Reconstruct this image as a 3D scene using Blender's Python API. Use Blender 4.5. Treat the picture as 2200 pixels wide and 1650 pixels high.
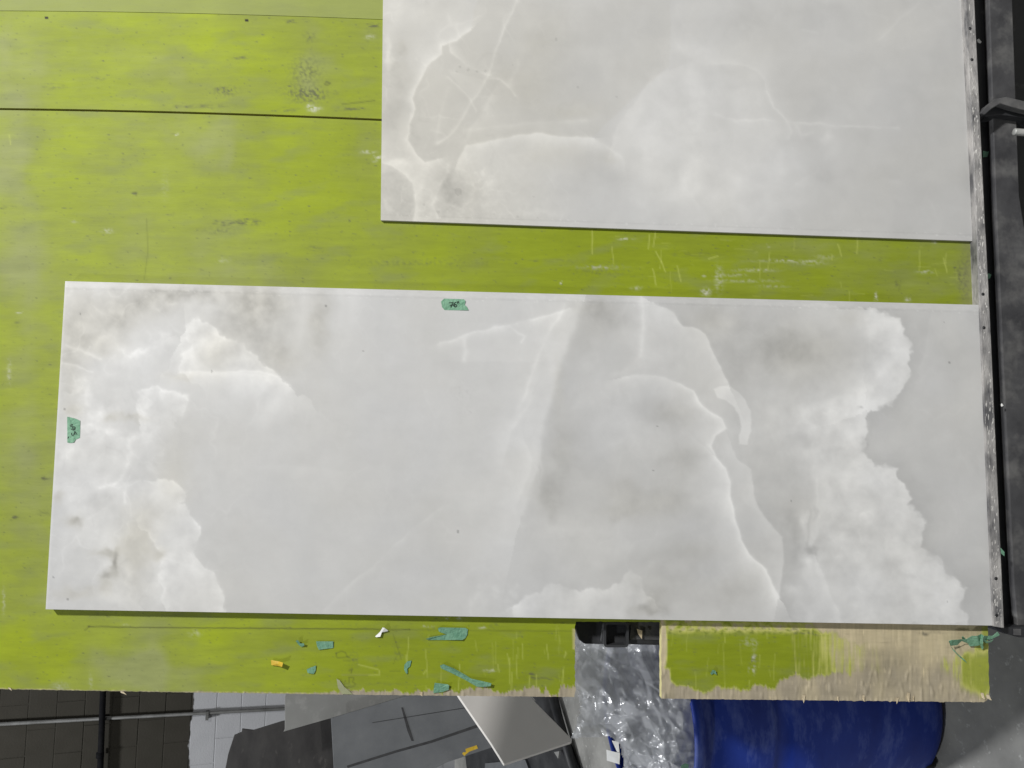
import bpy, bmesh, math, random
import numpy as np
from mathutils import Vector, Matrix

random.seed(7)
for o in list(bpy.data.objects):
    bpy.data.objects.remove(o)
scene = bpy.context.scene
COL = scene.collection

# ------------------------------------------------------------------ camera
# The phone was held sideways: picture-right is DOWN in the shop, picture-down is to
# the viewer's LEFT.  World: X = viewer's right, Y = away, Z = up, floor at z = 0.
F, CX, CY = 1652.0, 1100.0, 825.0
H = 2.05                              # camera height
LEAN = math.radians(18.0)             # the green table is tilted 18 degrees off vertical
vC = np.array([-0.0216, 0.9961, -0.0858]); vC /= np.linalg.norm(vC)
uC = np.array([0.99951, 0.0235, 0.0208]); uC -= vC * uC.dot(vC); uC /= np.linalg.norm(uC)
nC = np.cross(uC, vC)
cl, sl = math.cos(LEAN), math.sin(LEAN)
MW = np.array([-vC, cl * nC - sl * uC, -(cl * uC + sl * nC)])   # camera vector -> world vector
CAM = np.array([0.0, 0.0, H])
WD = MW @ (-nC)                       # unit vector out of the table, towards the viewer
UD = MW @ uC                          # down along the table
VD = MW @ vC                          # across the table, to the viewer's left
BOARD = 1.608                         # metres from lens to the table plane

cam_d = bpy.data.cameras.new('camera')
cam = bpy.data.objects.new('camera', cam_d)
COL.objects.link(cam)
cam_d.sensor_width = 36.0
cam_d.lens = 36.0 * F / 2200.0
cam_d.clip_start = 0.05
cam_d.clip_end = 60.0
ex, ey, ez = MW @ np.array([1, 0, 0]), MW @ np.array([0, -1, 0]), MW @ np.array([0, 0, -1])
cam.matrix_world = Matrix(((ex[0], ey[0], ez[0], 0), (ex[1], ey[1], ez[1], 0), (ex[2], ey[2], ez[2], H), (0, 0, 0, 1)))
scene.camera = cam

# ------------------------------------------------------------------ world, lamps, exposure
world = bpy.data.worlds.new('World')
scene.world = world
world.use_nodes = True
bg = world.node_tree.nodes['Background']
bg.inputs['Color'].default_value = (0.93, 0.97, 1.0, 1)
bg.inputs['Strength'].default_value = 0.082


def ceiling_lamp(name, loc, size, watts, colour):
    d = bpy.data.lights.new(name, 'AREA')
    d.shape = 'DISK'
    d.size = size
    d.energy = watts
    d.color = colour
    o = bpy.data.objects.new(name, d)
    o.location = loc
    COL.objects.link(o)
    return o


ceiling_lamp('ceiling_lamp', (2.85, -1.25, 6.3), 0.42, 535, (1.0, 0.99, 0.972))
ceiling_lamp('ceiling_lamp', (-4.0, -1.0, 7.0), 0.60, 162, (0.95, 0.98, 1.0))
ceiling_lamp('ceiling_lamp', (-3.2, 4.6, 7.0), 0.60, 330, (0.97, 0.985, 1.0))
scene.view_settings.view_transform = 'Standard'
scene.view_settings.look = 'None'
scene.view_settings.exposure = 0.0
scene.view_settings.gamma = 1.0


# ------------------------------------------------------------------ projection helpers
def ray(px, py):
    px = np.asarray(px, float); py = np.asarray(py, float)
    return np.stack([(px - CX) / F, (py - CY) / F, np.ones_like(px + py)], -1)


def B(px, py, w=0.0):
    """point of the plane lying w metres in front of the table surface"""
    r = ray(px, py)
    t = (BOARD - np.asarray(w, float)) / (r @ nC)
    return CAM + (r * t[..., None]) @ MW.T


def on_plane(px, py, p0, nrm):
    d = ray(px, py) @ MW.T
    p0 = np.asarray(p0, float); nrm = np.asarray(nrm, float)
    t = ((p0 - CAM) @ nrm) / (d @ nrm)
    return CAM + d * t[..., None]


def at_z(px, py, z):
    return on_plane(px, py, (0, 0, z), (0, 0, 1))


def at_depth(px, py, depth):
    r = ray(px, py)
    return CAM + (r * np.asarray(depth, float)[..., None]) @ MW.T


# ------------------------------------------------------------------ noise
_rng = np.random.RandomState(11)
_perm = np.concatenate([_rng.permutation(256)] * 3)
_ang = _rng.rand(256) * 2 * np.pi
_gx, _gy = np.cos(_ang), np.sin(_ang)


def perlin(x, y, seed=0):
    x = np.asarray(x, float); y = np.asarray(y, float)
    x, y = np.broadcast_arrays(x, y)
    xi = np.floor(x).astype(int); yi = np.floor(y).astype(int)
    fx = x - xi; fy = y - yi
    xi = (xi + seed * 37) & 255; yi = (yi + seed * 91) & 255
    u = fx * fx * fx * (fx * (fx * 6 - 15) + 10)
    v = fy * fy * fy * (fy * (fy * 6 - 15) + 10)

    def g(ix, iy, dx, dy):
        h = _perm[_perm[ix & 255] + (iy & 255)]
        return _gx[h] * dx + _gy[h] * dy
    a = g(xi, yi, fx, fy); b = g(xi + 1, yi, fx - 1, fy)
    c = g(xi, yi + 1, fx, fy - 1); d = g(xi + 1, yi + 1, fx - 1, fy - 1)
    return ((a + (b - a) * u) * (1 - v) + (c + (d - c) * u) * v) * 1.5


def fbm(x, y, octaves=4, seed=0):
    s = 0.0; a = 0.5
    for k in range(octaves):
        s = s + a * perlin(x * 2 ** k + 17.3 * k, y * 2 ** k - 9.1 * k, seed + k)
        a *= 0.5
    return s


def sstep(a, b, x):
    t = np.clip((x - a) / (b - a), 0, 1)
    return t * t * (3 - 2 * t)


def lin(r, g, b):
    c = np.array([r, g, b], float) / 255.0
    return np.where(c <= 0.04045, c / 12.92, ((c + 0.055) / 1.055) ** 2.4)


def poly_dist(X, Y, pts):
    """distance to a polyline, and which side (+1 = right hand when walking along it)"""
    best = np.full(X.shape, 1e9); side = np.ones(X.shape)
    for (x0, y0), (x1, y1) in zip(pts[:-1], pts[1:]):
        dx, dy = x1 - x0, y1 - y0
        L2 = dx * dx + dy * dy + 1e-9
        t = np.clip(((X - x0) * dx + (Y - y0) * dy) / L2, 0, 1)
        d = np.hypot(X - x0 - t * dx, Y - y0 - t * dy)
        s = np.sign(dx * (Y - y0) - dy * (X - x0))
        m = d < best
        best[m] = d[m]; side[m] = s[m]
    return best, side


def inside(X, Y, pts):
    r = np.zeros(X.shape, bool)
    n = len(pts)
    for i in range(n):
        x0, y0 = pts[i]; x1, y1 = pts[(i + 1) % n]
        if y0 == y1:
            continue
        c = ((y0 > Y) != (y1 > Y)) & (X < (x1 - x0) * (Y - y0) / (y1 - y0) + x0)
        r ^= c
    return r


GAIN = 1.0


class Paint:
    """scalar layers on a grid, addressed in the same picture units as the outlines below"""
    def __init__(self, X, Y):
        self.X, self.Y = X, Y

    def box(self, pts, m):
        p = np.array(pts)
        return ((self.X > p[:, 0].min() - m) & (self.X < p[:, 0].max() + m) &
                (self.Y > p[:, 1].min() - m) & (self.Y < p[:, 1].max() + m))

    def stroke(self, Fld, pts, wl, wr, amp, power=1.0, mod=None):
        m = (6.5 if max(wl, wr) > 9 else 4.5) * max(wl, wr)
        k = self.box(pts, m)
        if not k.any():
            return
        d, s = poly_dist(self.X[k], self.Y[k], pts)
        w = np.where(s > 0, wr, wl)
        v = np.exp(-(d / w) ** power)
        if max(wl, wr) > 9:
            v = np.where(w > 9, 0.45 * v + 0.55 * np.exp(-(d / (2.3 * w)) ** 1.5), v)
        v = GAIN * amp * v
        if mod is not None:
            v = v * mod[k]
        Fld[k] += v

    def blob(self, Fld, x, y, rx, ry, amp, power=2.0, mod=None):
        k = (np.abs(self.X - x) < 3 * rx) & (np.abs(self.Y - y) < 3 * ry)
        if not k.any():
            return
        v = amp * np.exp(-(((self.X[k] - x) / rx) ** 2 + ((self.Y[k] - y) / ry) ** 2) ** (power / 2))
        if mod is not None:
            v = v * mod[k]
        Fld[k] += v

    def area(self, pts, soft):
        """1 inside the outline, fading over soft units across its edge"""
        d, _ = poly_dist(self.X, self.Y, list(pts) + [pts[0]])
        sd = np.where(inside(self.X, self.Y, pts), d, -d)
        return sstep(-soft, soft, sd)


# ------------------------------------------------------------------ object helpers
def setp(o, label=None, cat=None, group=None, kind=None):
    if label: o['label'] = label
    if cat: o['category'] = cat
    if group: o['group'] = group
    if kind: o['kind'] = kind
    return o


def empty(name, loc, label=None, cat=None, group=None):
    o = bpy.data.objects.new(name, None)
    o.empty_display_size = 0.05
    o.location = [float(a) for a in loc]
    COL.objects.link(o)
    return setp(o, label, cat, group)


def root_loc(p):
    v = Vector((0, 0, 0))
    while p is not None:
        v += p.location
        p = p.parent
    return v


def mesh_obj(name, verts, faces, mat, parent=None, origin=None, smooth=False, attrs=None, bevel=0):
    """one mesh object from world-space points; its origin sits on the parent's or at 'origin'"""
    verts = np.asarray(verts, float)
    base = np.array(root_loc(parent)) if parent is not None else np.zeros(3)
    if origin is None:
        origin = base if parent is not None else np.array([verts[:, 0].mean(), verts[:, 1].mean(), verts[:, 2].min()])
    origin = np.asarray(origin, float)
    me = bpy.data.meshes.new(name)
    me.from_pydata((verts - origin).tolist(), [], [list(map(int, f)) for f in faces])
    if attrs:
        for k, (typ, arr) in attrs.items():
            at = me.attributes.new(k, typ, 'POINT')
            at.data.foreach_set('color' if typ == 'FLOAT_COLOR' else ('vector' if typ == 'FLOAT_VECTOR' else 'value'),
                                np.asarray(arr, np.float32).ravel())
    if smooth:
        me.polygons.foreach_set('use_smooth', [True] * len(me.polygons))
    me.update()
    if mat is not None:
        me.materials.append(mat)
    o = bpy.data.objects.new(name, me)
    COL.objects.link(o)
    if parent is not None:
        o.parent = parent
    o.location = (origin - base).tolist()
    if bevel:
        b = o.modifiers.new('bevel', 'BEVEL'); b.width = bevel; b.segments = 2; b.limit_method = 'ANGLE'
    return o


def fix_normals(o):
    bm = bmesh.new(); bm.from_mesh(o.data)
    bmesh.ops.recalc_face_normals(bm, faces=bm.faces)
    bm.to_mesh(o.data); bm.free()
    return o


def slab_from_face(name, face, thick_vec, mat, parent=None, bevel=0, origin=None):
    """solid plate: outline 'face' (world points) pushed along thick_vec"""
    face = np.asarray(face, float); n = len(face)
    vs = np.concatenate([face, face + np.asarray(thick_vec, float)])
    fs = [list(range(n)), list(range(2 * n - 1, n - 1, -1))]
    fs += [[i, i + n, (i + 1) % n + n, (i + 1) % n] for i in range(n)]
    o = mesh_obj(name, vs, fs, mat, parent, origin=origin, bevel=bevel)
    return fix_normals(o)


def box_uvw(name, u0, u1, v0, v1, w0, w1, org, mat, parent=None, bevel=0):
    """box along the table axes, metres from the world point org"""
    vs = [org + UD * u + VD * v + WD * w for w in (w0, w1) for v in (v0, v1) for u in (u0, u1)]
    fs = [[0, 1, 3, 2], [4, 6, 7, 5], [0, 4, 5, 1], [2, 3, 7, 6], [0, 2, 6, 4], [1, 5, 7, 3]]
    return fix_normals(mesh_obj(name, vs, fs, mat, parent, bevel=bevel))


def box_xyz(name, lo, hi, mat, parent=None, bevel=0):
    vs = [(x, y, z) for z in (lo[2], hi[2]) for y in (lo[1], hi[1]) for x in (lo[0], hi[0])]
    fs = [[0, 1, 3, 2], [4, 6, 7, 5], [0, 4, 5, 1], [2, 3, 7, 6], [0, 2, 6, 4], [1, 5, 7, 3]]
    return fix_normals(mesh_obj(name, vs, fs, mat, parent, bevel=bevel))


def tube(name, pts, r, mat, parent=None, seg=12, caps=True):
    pts = [np.asarray(p, float) for p in pts]
    vs, fs = [], []
    rr = r if isinstance(r, (list, tuple)) else [r] * len(pts)
    for i, p in enumerate(pts):
        d = pts[min(i + 1, len(pts) - 1)] - pts[max(i - 1, 0)]
        d /= np.linalg.norm(d)
        a = np.cross(d, [0.31, 0.52, 0.79]); a /= np.linalg.norm(a); b = np.cross(d, a)
        for k in range(seg):
            t = 2 * np.pi * k / seg
            vs.append(p + rr[i] * (np.cos(t) * a + np.sin(t) * b))
    for i in range(len(pts) - 1):
        for k in range(seg):
            fs.append([i * seg + k, i * seg + (k + 1) % seg, (i + 1) * seg + (k + 1) % seg, (i + 1) * seg + k])
    if caps:
        fs.append(list(range(seg))[::-1]); fs.append([(len(pts) - 1) * seg + k for k in range(seg)])
    o = fix_normals(mesh_obj(name, vs, fs, mat, parent, smooth=True))
    return o


def grid_plate(name, PX, PY, Wf, mask, depth, col, edge_col, mat, parent=None, hgt=None):
    """table-parallel plate: a fine front face (grid PX, PY in picture units, Wf metres out),
    rims where the mask of cells ends, and a plain back"""
    ny, nx = PX.shape
    P = B(PX, PY, Wf).reshape(-1, 3)
    idx = np.arange(ny * nx).reshape(ny, nx)
    a, b, c, d = idx[:-1, :-1], idx[:-1, 1:], idx[1:, 1:], idx[1:, :-1]
    q = np.stack([a, d, c, b], -1)[mask]
    m = np.zeros((ny + 1, nx + 1), bool); m[1:-1, 1:-1] = mask
    edges = []
    top = m[1:, 1:-1] & ~m[:-1, 1:-1]                     # rows 0..ny-1
    ii, jj = np.nonzero(top); edges.append(np.stack([idx[ii, jj], idx[ii, jj + 1]], -1))
    bot = m[:-1, 1:-1] & ~m[1:, 1:-1]
    ii, jj = np.nonzero(bot); edges.append(np.stack([idx[ii, jj + 1], idx[ii, jj]], -1))
    lef = m[1:-1, 1:] & ~m[1:-1, :-1]
    ii, jj = np.nonzero(lef); edges.append(np.stack([idx[ii + 1, jj], idx[ii, jj]], -1))
    rig = m[1:-1, :-1] & ~m[1:-1, 1:]
    ii, jj = np.nonzero(rig); edges.append(np.stack([idx[ii, jj], idx[ii + 1, jj]], -1))
    E_ = np.concatenate(edges)
    bv = np.unique(E_)
    used = np.unique(np.concatenate([q.ravel(), bv]))
    remap = np.full(ny * nx, -1); remap[used] = np.arange(len(used))
    n0 = len(used); n1 = len(bv)
    bidx = np.full(ny * nx, -1); bidx[bv] = np.arange(n1)
    front_rim = P[bv]; back_rim = P[bv] - WD * depth
    V = np.concatenate([P[used], front_rim, back_rim])
    Q = np.concatenate([remap[q],
                        np.stack([n0 + bidx[E_[:, 0]], n0 + bidx[E_[:, 1]],
                                  n0 + n1 + bidx[E_[:, 1]], n0 + n1 + bidx[E_[:, 0]]], -1)])
    C = np.concatenate([col.reshape(-1, 3)[used], np.tile(edge_col, (2 * n1, 1))])
    C = np.concatenate([C, np.ones((len(C), 1))], 1)
    base = np.array(root_loc(parent)) if parent is not None else V.mean(0)
    T = np.stack([(V - CAM) @ UD, (V - CAM) @ VD, (V - CAM) @ WD], -1)
    me = bpy.data.meshes.new(name)
    me.vertices.add(len(V)); me.vertices.foreach_set('co', (V - base).astype(np.float32).ravel())
    me.loops.add(Q.size); me.loops.foreach_set('vertex_index', Q.astype(np.int32).ravel())
    me.polygons.add(len(Q))
    me.polygons.foreach_set('loop_start', np.arange(0, Q.size, 4, dtype=np.int32))
    me.update(calc_edges=True)
    at = me.attributes.new('col', 'FLOAT_COLOR', 'POINT'); at.data.foreach_set('color', C.astype(np.float32).ravel())
    at = me.attributes.new('uvw', 'FLOAT_VECTOR', 'POINT'); at.data.foreach_set('vector', T.astype(np.float32).ravel())
    me.materials.append(mat)
    o = bpy.data.objects.new(name, me); COL.objects.link(o)
    if parent is not None:
        o.parent = parent
    else:
        o.location = base.tolist()
    return o


# ------------------------------------------------------------------ materials
def new_mat(name):
    m = bpy.data.materials.new(name); m.use_nodes = True
    nt = m.node_tree
    return m, nt, nt.nodes['Principled BSDF']


def N(nt, typ, **kw):
    n = nt.nodes.new(typ)
    for k, v in kw.items():
        if k in n.inputs:
            n.inputs[k].default_value = v
        else:
            setattr(n, k, v)
    return n


def noise_mat(name, c0, c1, scale=6.0, rough=(0.5, 0.7), bump=0.1, metallic=0.0, stretch=(1, 1, 1), detail=6.0,
              lo=0.35, hi=0.65, c2=None, s2=40.0, t2=(0.6, 0.7), bump_scale=None, coords='Object', spec=0.5):
    m, nt, p = new_mat(name)
    tc = N(nt, 'ShaderNodeTexCoord')
    mp = N(nt, 'ShaderNodeMapping'); mp.inputs['Scale'].default_value = stretch
    nt.links.new(tc.outputs[coords], mp.inputs['Vector'])
    n1 = N(nt, 'ShaderNodeTexNoise', Scale=scale, Detail=detail, Roughness=0.6)
    nt.links.new(mp.outputs['Vector'], n1.inputs['Vector'])
    mr = N(nt, 'ShaderNodeMapRange'); mr.inputs['From Min'].default_value = lo; mr.inputs['From Max'].default_value = hi
    nt.links.new(n1.outputs['Fac'], mr.inputs['Value'])
    mx = N(nt, 'ShaderNodeMix', data_type='RGBA')
    mx.inputs['A'].default_value = (*c0, 1); mx.inputs['B'].default_value = (*c1, 1)
    mx.inputs[6].default_value = (*c0, 1); mx.inputs[7].default_value = (*c1, 1)
    nt.links.new(mr.outputs['Result'], mx.inputs[0])
    out = mx.outputs[2]
    if c2 is not None:
        n2 = N(nt, 'ShaderNodeTexNoise', Scale=s2, Detail=4.0, Roughness=0.65)
        nt.links.new(mp.outputs['Vector'], n2.inputs['Vector'])
        m2 = N(nt, 'ShaderNodeMapRange'); m2.inputs['From Min'].default_value = t2[0]; m2.inputs['From Max'].default_value = t2[1]
        nt.links.new(n2.outputs['Fac'], m2.inputs['Value'])
        x2 = N(nt, 'ShaderNodeMix', data_type='RGBA'); x2.inputs[7].default_value = (*c2, 1)
        nt.links.new(out, x2.inputs[6]); nt.links.new(m2.outputs['Result'], x2.inputs[0])
        out = x2.outputs[2]
    nt.links.new(out, p.inputs['Base Color'])
    rr = N(nt, 'ShaderNodeMapRange'); rr.inputs['To Min'].default_value = rough[0]; rr.inputs['To Max'].default_value = rough[1]
    nt.links.new(n1.outputs['Fac'], rr.inputs['Value']); nt.links.new(rr.outputs['Result'], p.inputs['Roughness'])
    p.inputs['Metallic'].default_value = metallic
    p.inputs['Specular IOR Level'].default_value = spec
    if bump:
        nb = N(nt, 'ShaderNodeTexNoise', Scale=bump_scale or scale * 6, Detail=5.0)
        nt.links.new(mp.outputs['Vector'], nb.inputs['Vector'])
        bp = N(nt, 'ShaderNodeBump', Strength=bump, Distance=0.004)
        nt.links.new(nb.outputs['Fac'], bp.inputs['Height']); nt.links.new(bp.outputs['Normal'], p.inputs['Normal'])
    return m


def attr_mat(name, rough, grain, stretch, gscale, bump, bscale, spec=0.4):
    """colour from the mesh's own pigment layer, broken up by procedural grain"""
    m, nt, p = new_mat(name)
    a = N(nt, 'ShaderNodeAttribute', attribute_name='col')
    t = N(nt, 'ShaderNodeAttribute', attribute_name='uvw')
    mp = N(nt, 'ShaderNodeMapping'); mp.inputs['Scale'].default_value = stretch
    nt.links.new(t.outputs['Vector'], mp.inputs['Vector'])
    n1 = N(nt, 'ShaderNodeTexNoise', Scale=gscale, Detail=6.0, Roughness=0.65)
    nt.links.new(mp.outputs['Vector'], n1.inputs['Vector'])
    mr = N(nt, 'ShaderNodeMapRange'); mr.inputs['From Min'].default_value = 0.25; mr.inputs['From Max'].default_value = 0.75
    mr.inputs['To Min'].default_value = 1 - grain; mr.inputs['To Max'].default_value = 1 + grain
    nt.links.new(n1.outputs['Fac'], mr.inputs['Value'])
    sc = N(nt, 'ShaderNodeVectorMath', operation='SCALE')
    nt.links.new(a.outputs['Color'], sc.inputs[0]); nt.links.new(mr.outputs['Result'], sc.inputs['Scale'])
    nt.links.new(sc.outputs['Vector'], p.inputs['Base Color'])
    p.inputs['Specular IOR Level'].default_value = spec
    rr = N(nt, 'ShaderNodeMapRange'); rr.inputs['To Min'].default_value = rough[0]; rr.inputs['To Max'].default_value = rough[1]
    nt.links.new(n1.outputs['Fac'], rr.inputs['Value']); nt.links.new(rr.outputs['Result'], p.inputs['Roughness'])
    if bump:
        nb = N(nt, 'ShaderNodeTexNoise', Scale=bscale, Detail=4.0)
        nt.links.new(mp.outputs['Vector'], nb.inputs['Vector'])
        bp = N(nt, 'ShaderNodeBump', Strength=bump, Distance=0.0015)
        nt.links.new(nb.outputs['Fac'], bp.inputs['Height']); nt.links.new(bp.outputs['Normal'], p.inputs['Normal'])
    return m


M_BOARD = attr_mat('painted_plywood', (0.55, 0.75), 0.06, (7, 40, 7), 3.0, 0.15, 9.0, 0.3)
M_STONE = attr_mat('porcelain_slab', (0.38, 0.46), 0.012, (1, 1, 1), 180.0, 0.0, 10, 0.35)
M_CONC = noise_mat('concrete_floor', (0.20, 0.198, 0.187), (0.36, 0.355, 0.335), 3.5, (0.55, 0.8), 0.15,
                   c2=(0.50, 0.50, 0.48), s2=38, t2=(0.60, 0.72), coords='Object')
M_BLACK = noise_mat('black_steel', (0.012, 0.013, 0.015), (0.03, 0.031, 0.034), 9, (0.45, 0.7), 0.1,
                    c2=(0.07, 0.07, 0.07), s2=30, t2=(0.62, 0.8))
M_DUSTY = noise_mat('dusty_steel', (0.030, 0.030, 0.033), (0.062, 0.062, 0.065), 14, (0.6, 0.8), 0.15, stretch=(1, 1, 1),
                    c2=(0.15, 0.147, 0.142), s2=12, t2=(0.48, 0.78))
M_WORN = noise_mat('worn_steel', (0.09, 0.09, 0.095), (0.52, 0.50, 0.48), 7, (0.4, 0.65), 0.5, stretch=(1.6, 5, 5),
                   c2=(0.10, 0.10, 0.105), s2=14, t2=(0.56, 0.8), bump_scale=40, lo=0.35, hi=0.68)
M_TAPE = noise_mat('green_tape', (0.155, 0.34, 0.215), (0.215, 0.41, 0.275), 60, (0.55, 0.7), 0.6, bump_scale=160)
M_TAPE_OLD = noise_mat('faded_tape', (0.115, 0.27, 0.175), (0.165, 0.33, 0.22), 60, (0.55, 0.7), 0.6, bump_scale=160)
M_YELLOW = noise_mat('yellow_tape', (0.55, 0.36, 0.02), (0.70, 0.47, 0.04), 60, (0.5, 0.6), 0.1)
M_WHITEP = noise_mat('white_paper', (0.76, 0.76, 0.74), (0.86, 0.86, 0.85), 40, (0.7, 0.8), 0.1)
M_GREYTAPE = noise_mat('grey_residue', (0.27, 0.29, 0.16), (0.33, 0.34, 0.20), 40, (0.6, 0.8), 0.1)
M_CRUST = noise_mat('dried_slurry', (0.30, 0.29, 0.275), (0.60, 0.585, 0.56), 60, (0.8, 0.9), 0.2)
M_INK = noise_mat('marker_ink', (0.012, 0.03, 0.02), (0.02, 0.045, 0.03), 50, (0.5, 0.6), 0)
M_SPLINT = noise_mat('splinter_wood', (0.42, 0.34, 0.22), (0.62, 0.53, 0.37), 40, (0.7, 0.9), 0.1)
M_BLUE = noise_mat('blue_plastic', (0.010, 0.030, 0.23), (0.019, 0.050, 0.33), 4, (0.4, 0.6), 0.06, spec=0.22,
                   c2=(0.095, 0.135, 0.40), s2=8, t2=(0.50, 0.74), stretch=(1, 1, 2.2))
M_RUBBER = noise_mat('black_rubber', (0.01, 0.01, 0.011), (0.02, 0.02, 0.022), 20, (0.4, 0.7), 0.1)
M_PITCH = noise_mat('pitch_black_pipe', (0.004, 0.004, 0.005), (0.008, 0.008, 0.009), 20, (0.9, 0.95), 0, spec=0.1)
M_ZINC = noise_mat('zinc_bolt', (0.45, 0.46, 0.44), (0.62, 0.62, 0.60), 40, (0.35, 0.5), 0.1, metallic=0.4)
M_GALV = noise_mat('painted_conduit', (0.06, 0.06, 0.057), (0.11, 0.11, 0.106), 10, (0.5, 0.7), 0.05)
M_REM_A = noise_mat('grey_remnant', (0.24, 0.24, 0.23), (0.29, 0.29, 0.28), 3, (0.35, 0.45), 0.05, c2=(0.36, 0.355, 0.34), s2=12, t2=(0.55, 0.8))
M_REM_B = noise_mat('dark_remnant', (0.020, 0.018, 0.018), (0.045, 0.042, 0.040), 3.0, (0.45, 0.6), 0.1,
                    c2=(0.13, 0.12, 0.11), s2=5.0, t2=(0.60, 0.78), stretch=(1, 1, 2.2))
M_REM_C = noise_mat('slate_remnant', (0.12, 0.126, 0.134), (0.16, 0.166, 0.173), 4, (0.45, 0.6), 0.05,
                    c2=(0.18, 0.18, 0.18), s2=9, t2=(0.6, 0.8))
M_REM_D = noise_mat('beige_remnant', (0.70, 0.67, 0.635), (0.76, 0.73, 0.69), 2.5, (0.5, 0.6), 0)
M_CHALK = noise_mat('saw_mark', (0.03, 0.03, 0.032), (0.05, 0.05, 0.052), 30, (0.7, 0.8), 0)
M_GRIP = noise_mat('dark_green_steel', (0.01, 0.022, 0.018), (0.018, 0.03, 0.026), 8, (0.5, 0.7), 0.1)


def wall_mat(name, z_paint):
    m, nt, p = new_mat(name)
    g = N(nt, 'ShaderNodeNewGeometry')
    sp = N(nt, 'ShaderNodeSeparateXYZ'); nt.links.new(g.outputs['Position'], sp.inputs[0])
    n1 = N(nt, 'ShaderNodeTexNoise', Scale=2.6, Detail=5.0); nt.links.new(g.outputs['Position'], n1.inputs['Vector'])
    ad = N(nt, 'ShaderNodeMath', operation='MULTIPLY_ADD'); ad.inputs[1].default_value = 0.22
    nt.links.new(n1.outputs['Fac'], ad.inputs[0]); nt.links.new(sp.outputs['Z'], ad.inputs[2])
    mr = N(nt, 'ShaderNodeMapRange'); mr.inputs['From Min'].default_value = z_paint + 0.105; mr.inputs['From Max'].default_value = z_paint + 0.115
    nt.links.new(ad.outputs[0], mr.inputs['Value'])
    n2 = N(nt, 'ShaderNodeTexNoise', Scale=9.0, Detail=6.0); nt.links.new(g.outputs['Position'], n2.inputs['Vector'])
    a = N(nt, 'ShaderNodeMix', data_type='RGBA'); a.inputs[6].default_value = (0.33, 0.333, 0.347, 1); a.inputs[7].default_value = (0.38, 0.383, 0.397, 1)
    b = N(nt, 'ShaderNodeMix', data_type='RGBA'); b.inputs[6].default_value = (0.028, 0.0255, 0.020, 1); b.inputs[7].default_value = (0.040, 0.037, 0.030, 1)
    nt.links.new(n2.outputs['Fac'], a.inputs[0]); nt.links.new(n2.outputs['Fac'], b.inputs[0])
    c = N(nt, 'ShaderNodeMix', data_type='RGBA')
    nt.links.new(mr.outputs['Result'], c.inputs[0]); nt.links.new(a.outputs[2], c.inputs[6]); nt.links.new(b.outputs[2], c.inputs[7])
    nt.links.new(c.outputs[2], p.inputs['Base Color'])
    p.inputs['Roughness'].default_value = 0.85
    p.inputs['Specular IOR Level'].default_value = 0.15
    nb = N(nt, 'ShaderNodeTexNoise', Scale=70.0, Detail=4.0); nt.links.new(g.outputs['Position'], nb.inputs['Vector'])
    bp = N(nt, 'ShaderNodeBump', Strength=0.35, Distance=0.005)
    nt.links.new(nb.outputs['Fac'], bp.inputs['Height']); nt.links.new(bp.outputs['Normal'], p.inputs['Normal'])
    return m


def film_mat():
    m = bpy.data.materials.new('clear_film'); m.use_nodes = True
    nt = m.node_tree; nt.nodes.clear()
    out = N(nt, 'ShaderNodeOutputMaterial')
    tr = N(nt, 'ShaderNodeBsdfTransparent'); tr.inputs[0].default_value = (0.95, 0.96, 0.97, 1)
    df = N(nt, 'ShaderNodeBsdfTranslucent'); df.inputs[0].default_value = (0.96, 0.97, 0.99, 1)
    d2 = N(nt, 'ShaderNodeBsdfDiffuse'); d2.inputs[0].default_value = (0.95, 0.96, 0.98, 1)
    gl = N(nt, 'ShaderNodeBsdfGlossy'); gl.inputs['Roughness'].default_value = 0.16
    m1 = N(nt, 'ShaderNodeMixShader'); m1.inputs[0].default_value = 0.5
    nt.links.new(df.outputs[0], m1.inputs[1]); nt.links.new(d2.outputs[0], m1.inputs[2])
    m2 = N(nt, 'ShaderNodeMixShader'); m2.inputs[0].default_value = 0.68
    nt.links.new(tr.outputs[0], m2.inputs[1]); nt.links.new(m1.outputs[0], m2.inputs[2])
    fr = N(nt, 'ShaderNodeFresnel', IOR=1.42)
    m3 = N(nt, 'ShaderNodeMixShader')
    nt.links.new(fr.outputs[0], m3.inputs[0]); nt.links.new(m2.outputs[0], m3.inputs[1]); nt.links.new(gl.outputs[0], m3.inputs[2])
    g2 = N(nt, 'ShaderNodeBsdfGlossy'); g2.inputs['Roughness'].default_value = 0.28
    m4 = N(nt, 'ShaderNodeMixShader'); m4.inputs[0].default_value = 0.035
    nt.links.new(m3.outputs[0], m4.inputs[1]); nt.links.new(g2.outputs[0], m4.inputs[2])
    nt.links.new(m4.outputs[0], out.inputs[0])
    return m


M_FILM = film_mat()

# ------------------------------------------------------------------ floor
me_v = [(-9, -4, 0), (6, -4, 0), (6, 9.5, 0), (-9, 9.5, 0)]
floor = mesh_obj('floor', me_v, [[0, 1, 2, 3]], M_CONC, origin=(0, 0, 0))
setp(floor, kind='structure')

# ------------------------------------------------------------------ block wall, pipes
WALL_Y = 7.3
WN = np.array([0.0, 1.0, 0.0])


def on_wall(px, py, off=0.0):
    return on_plane(px, py, (0, WALL_Y - off, 0), WN)


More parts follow.
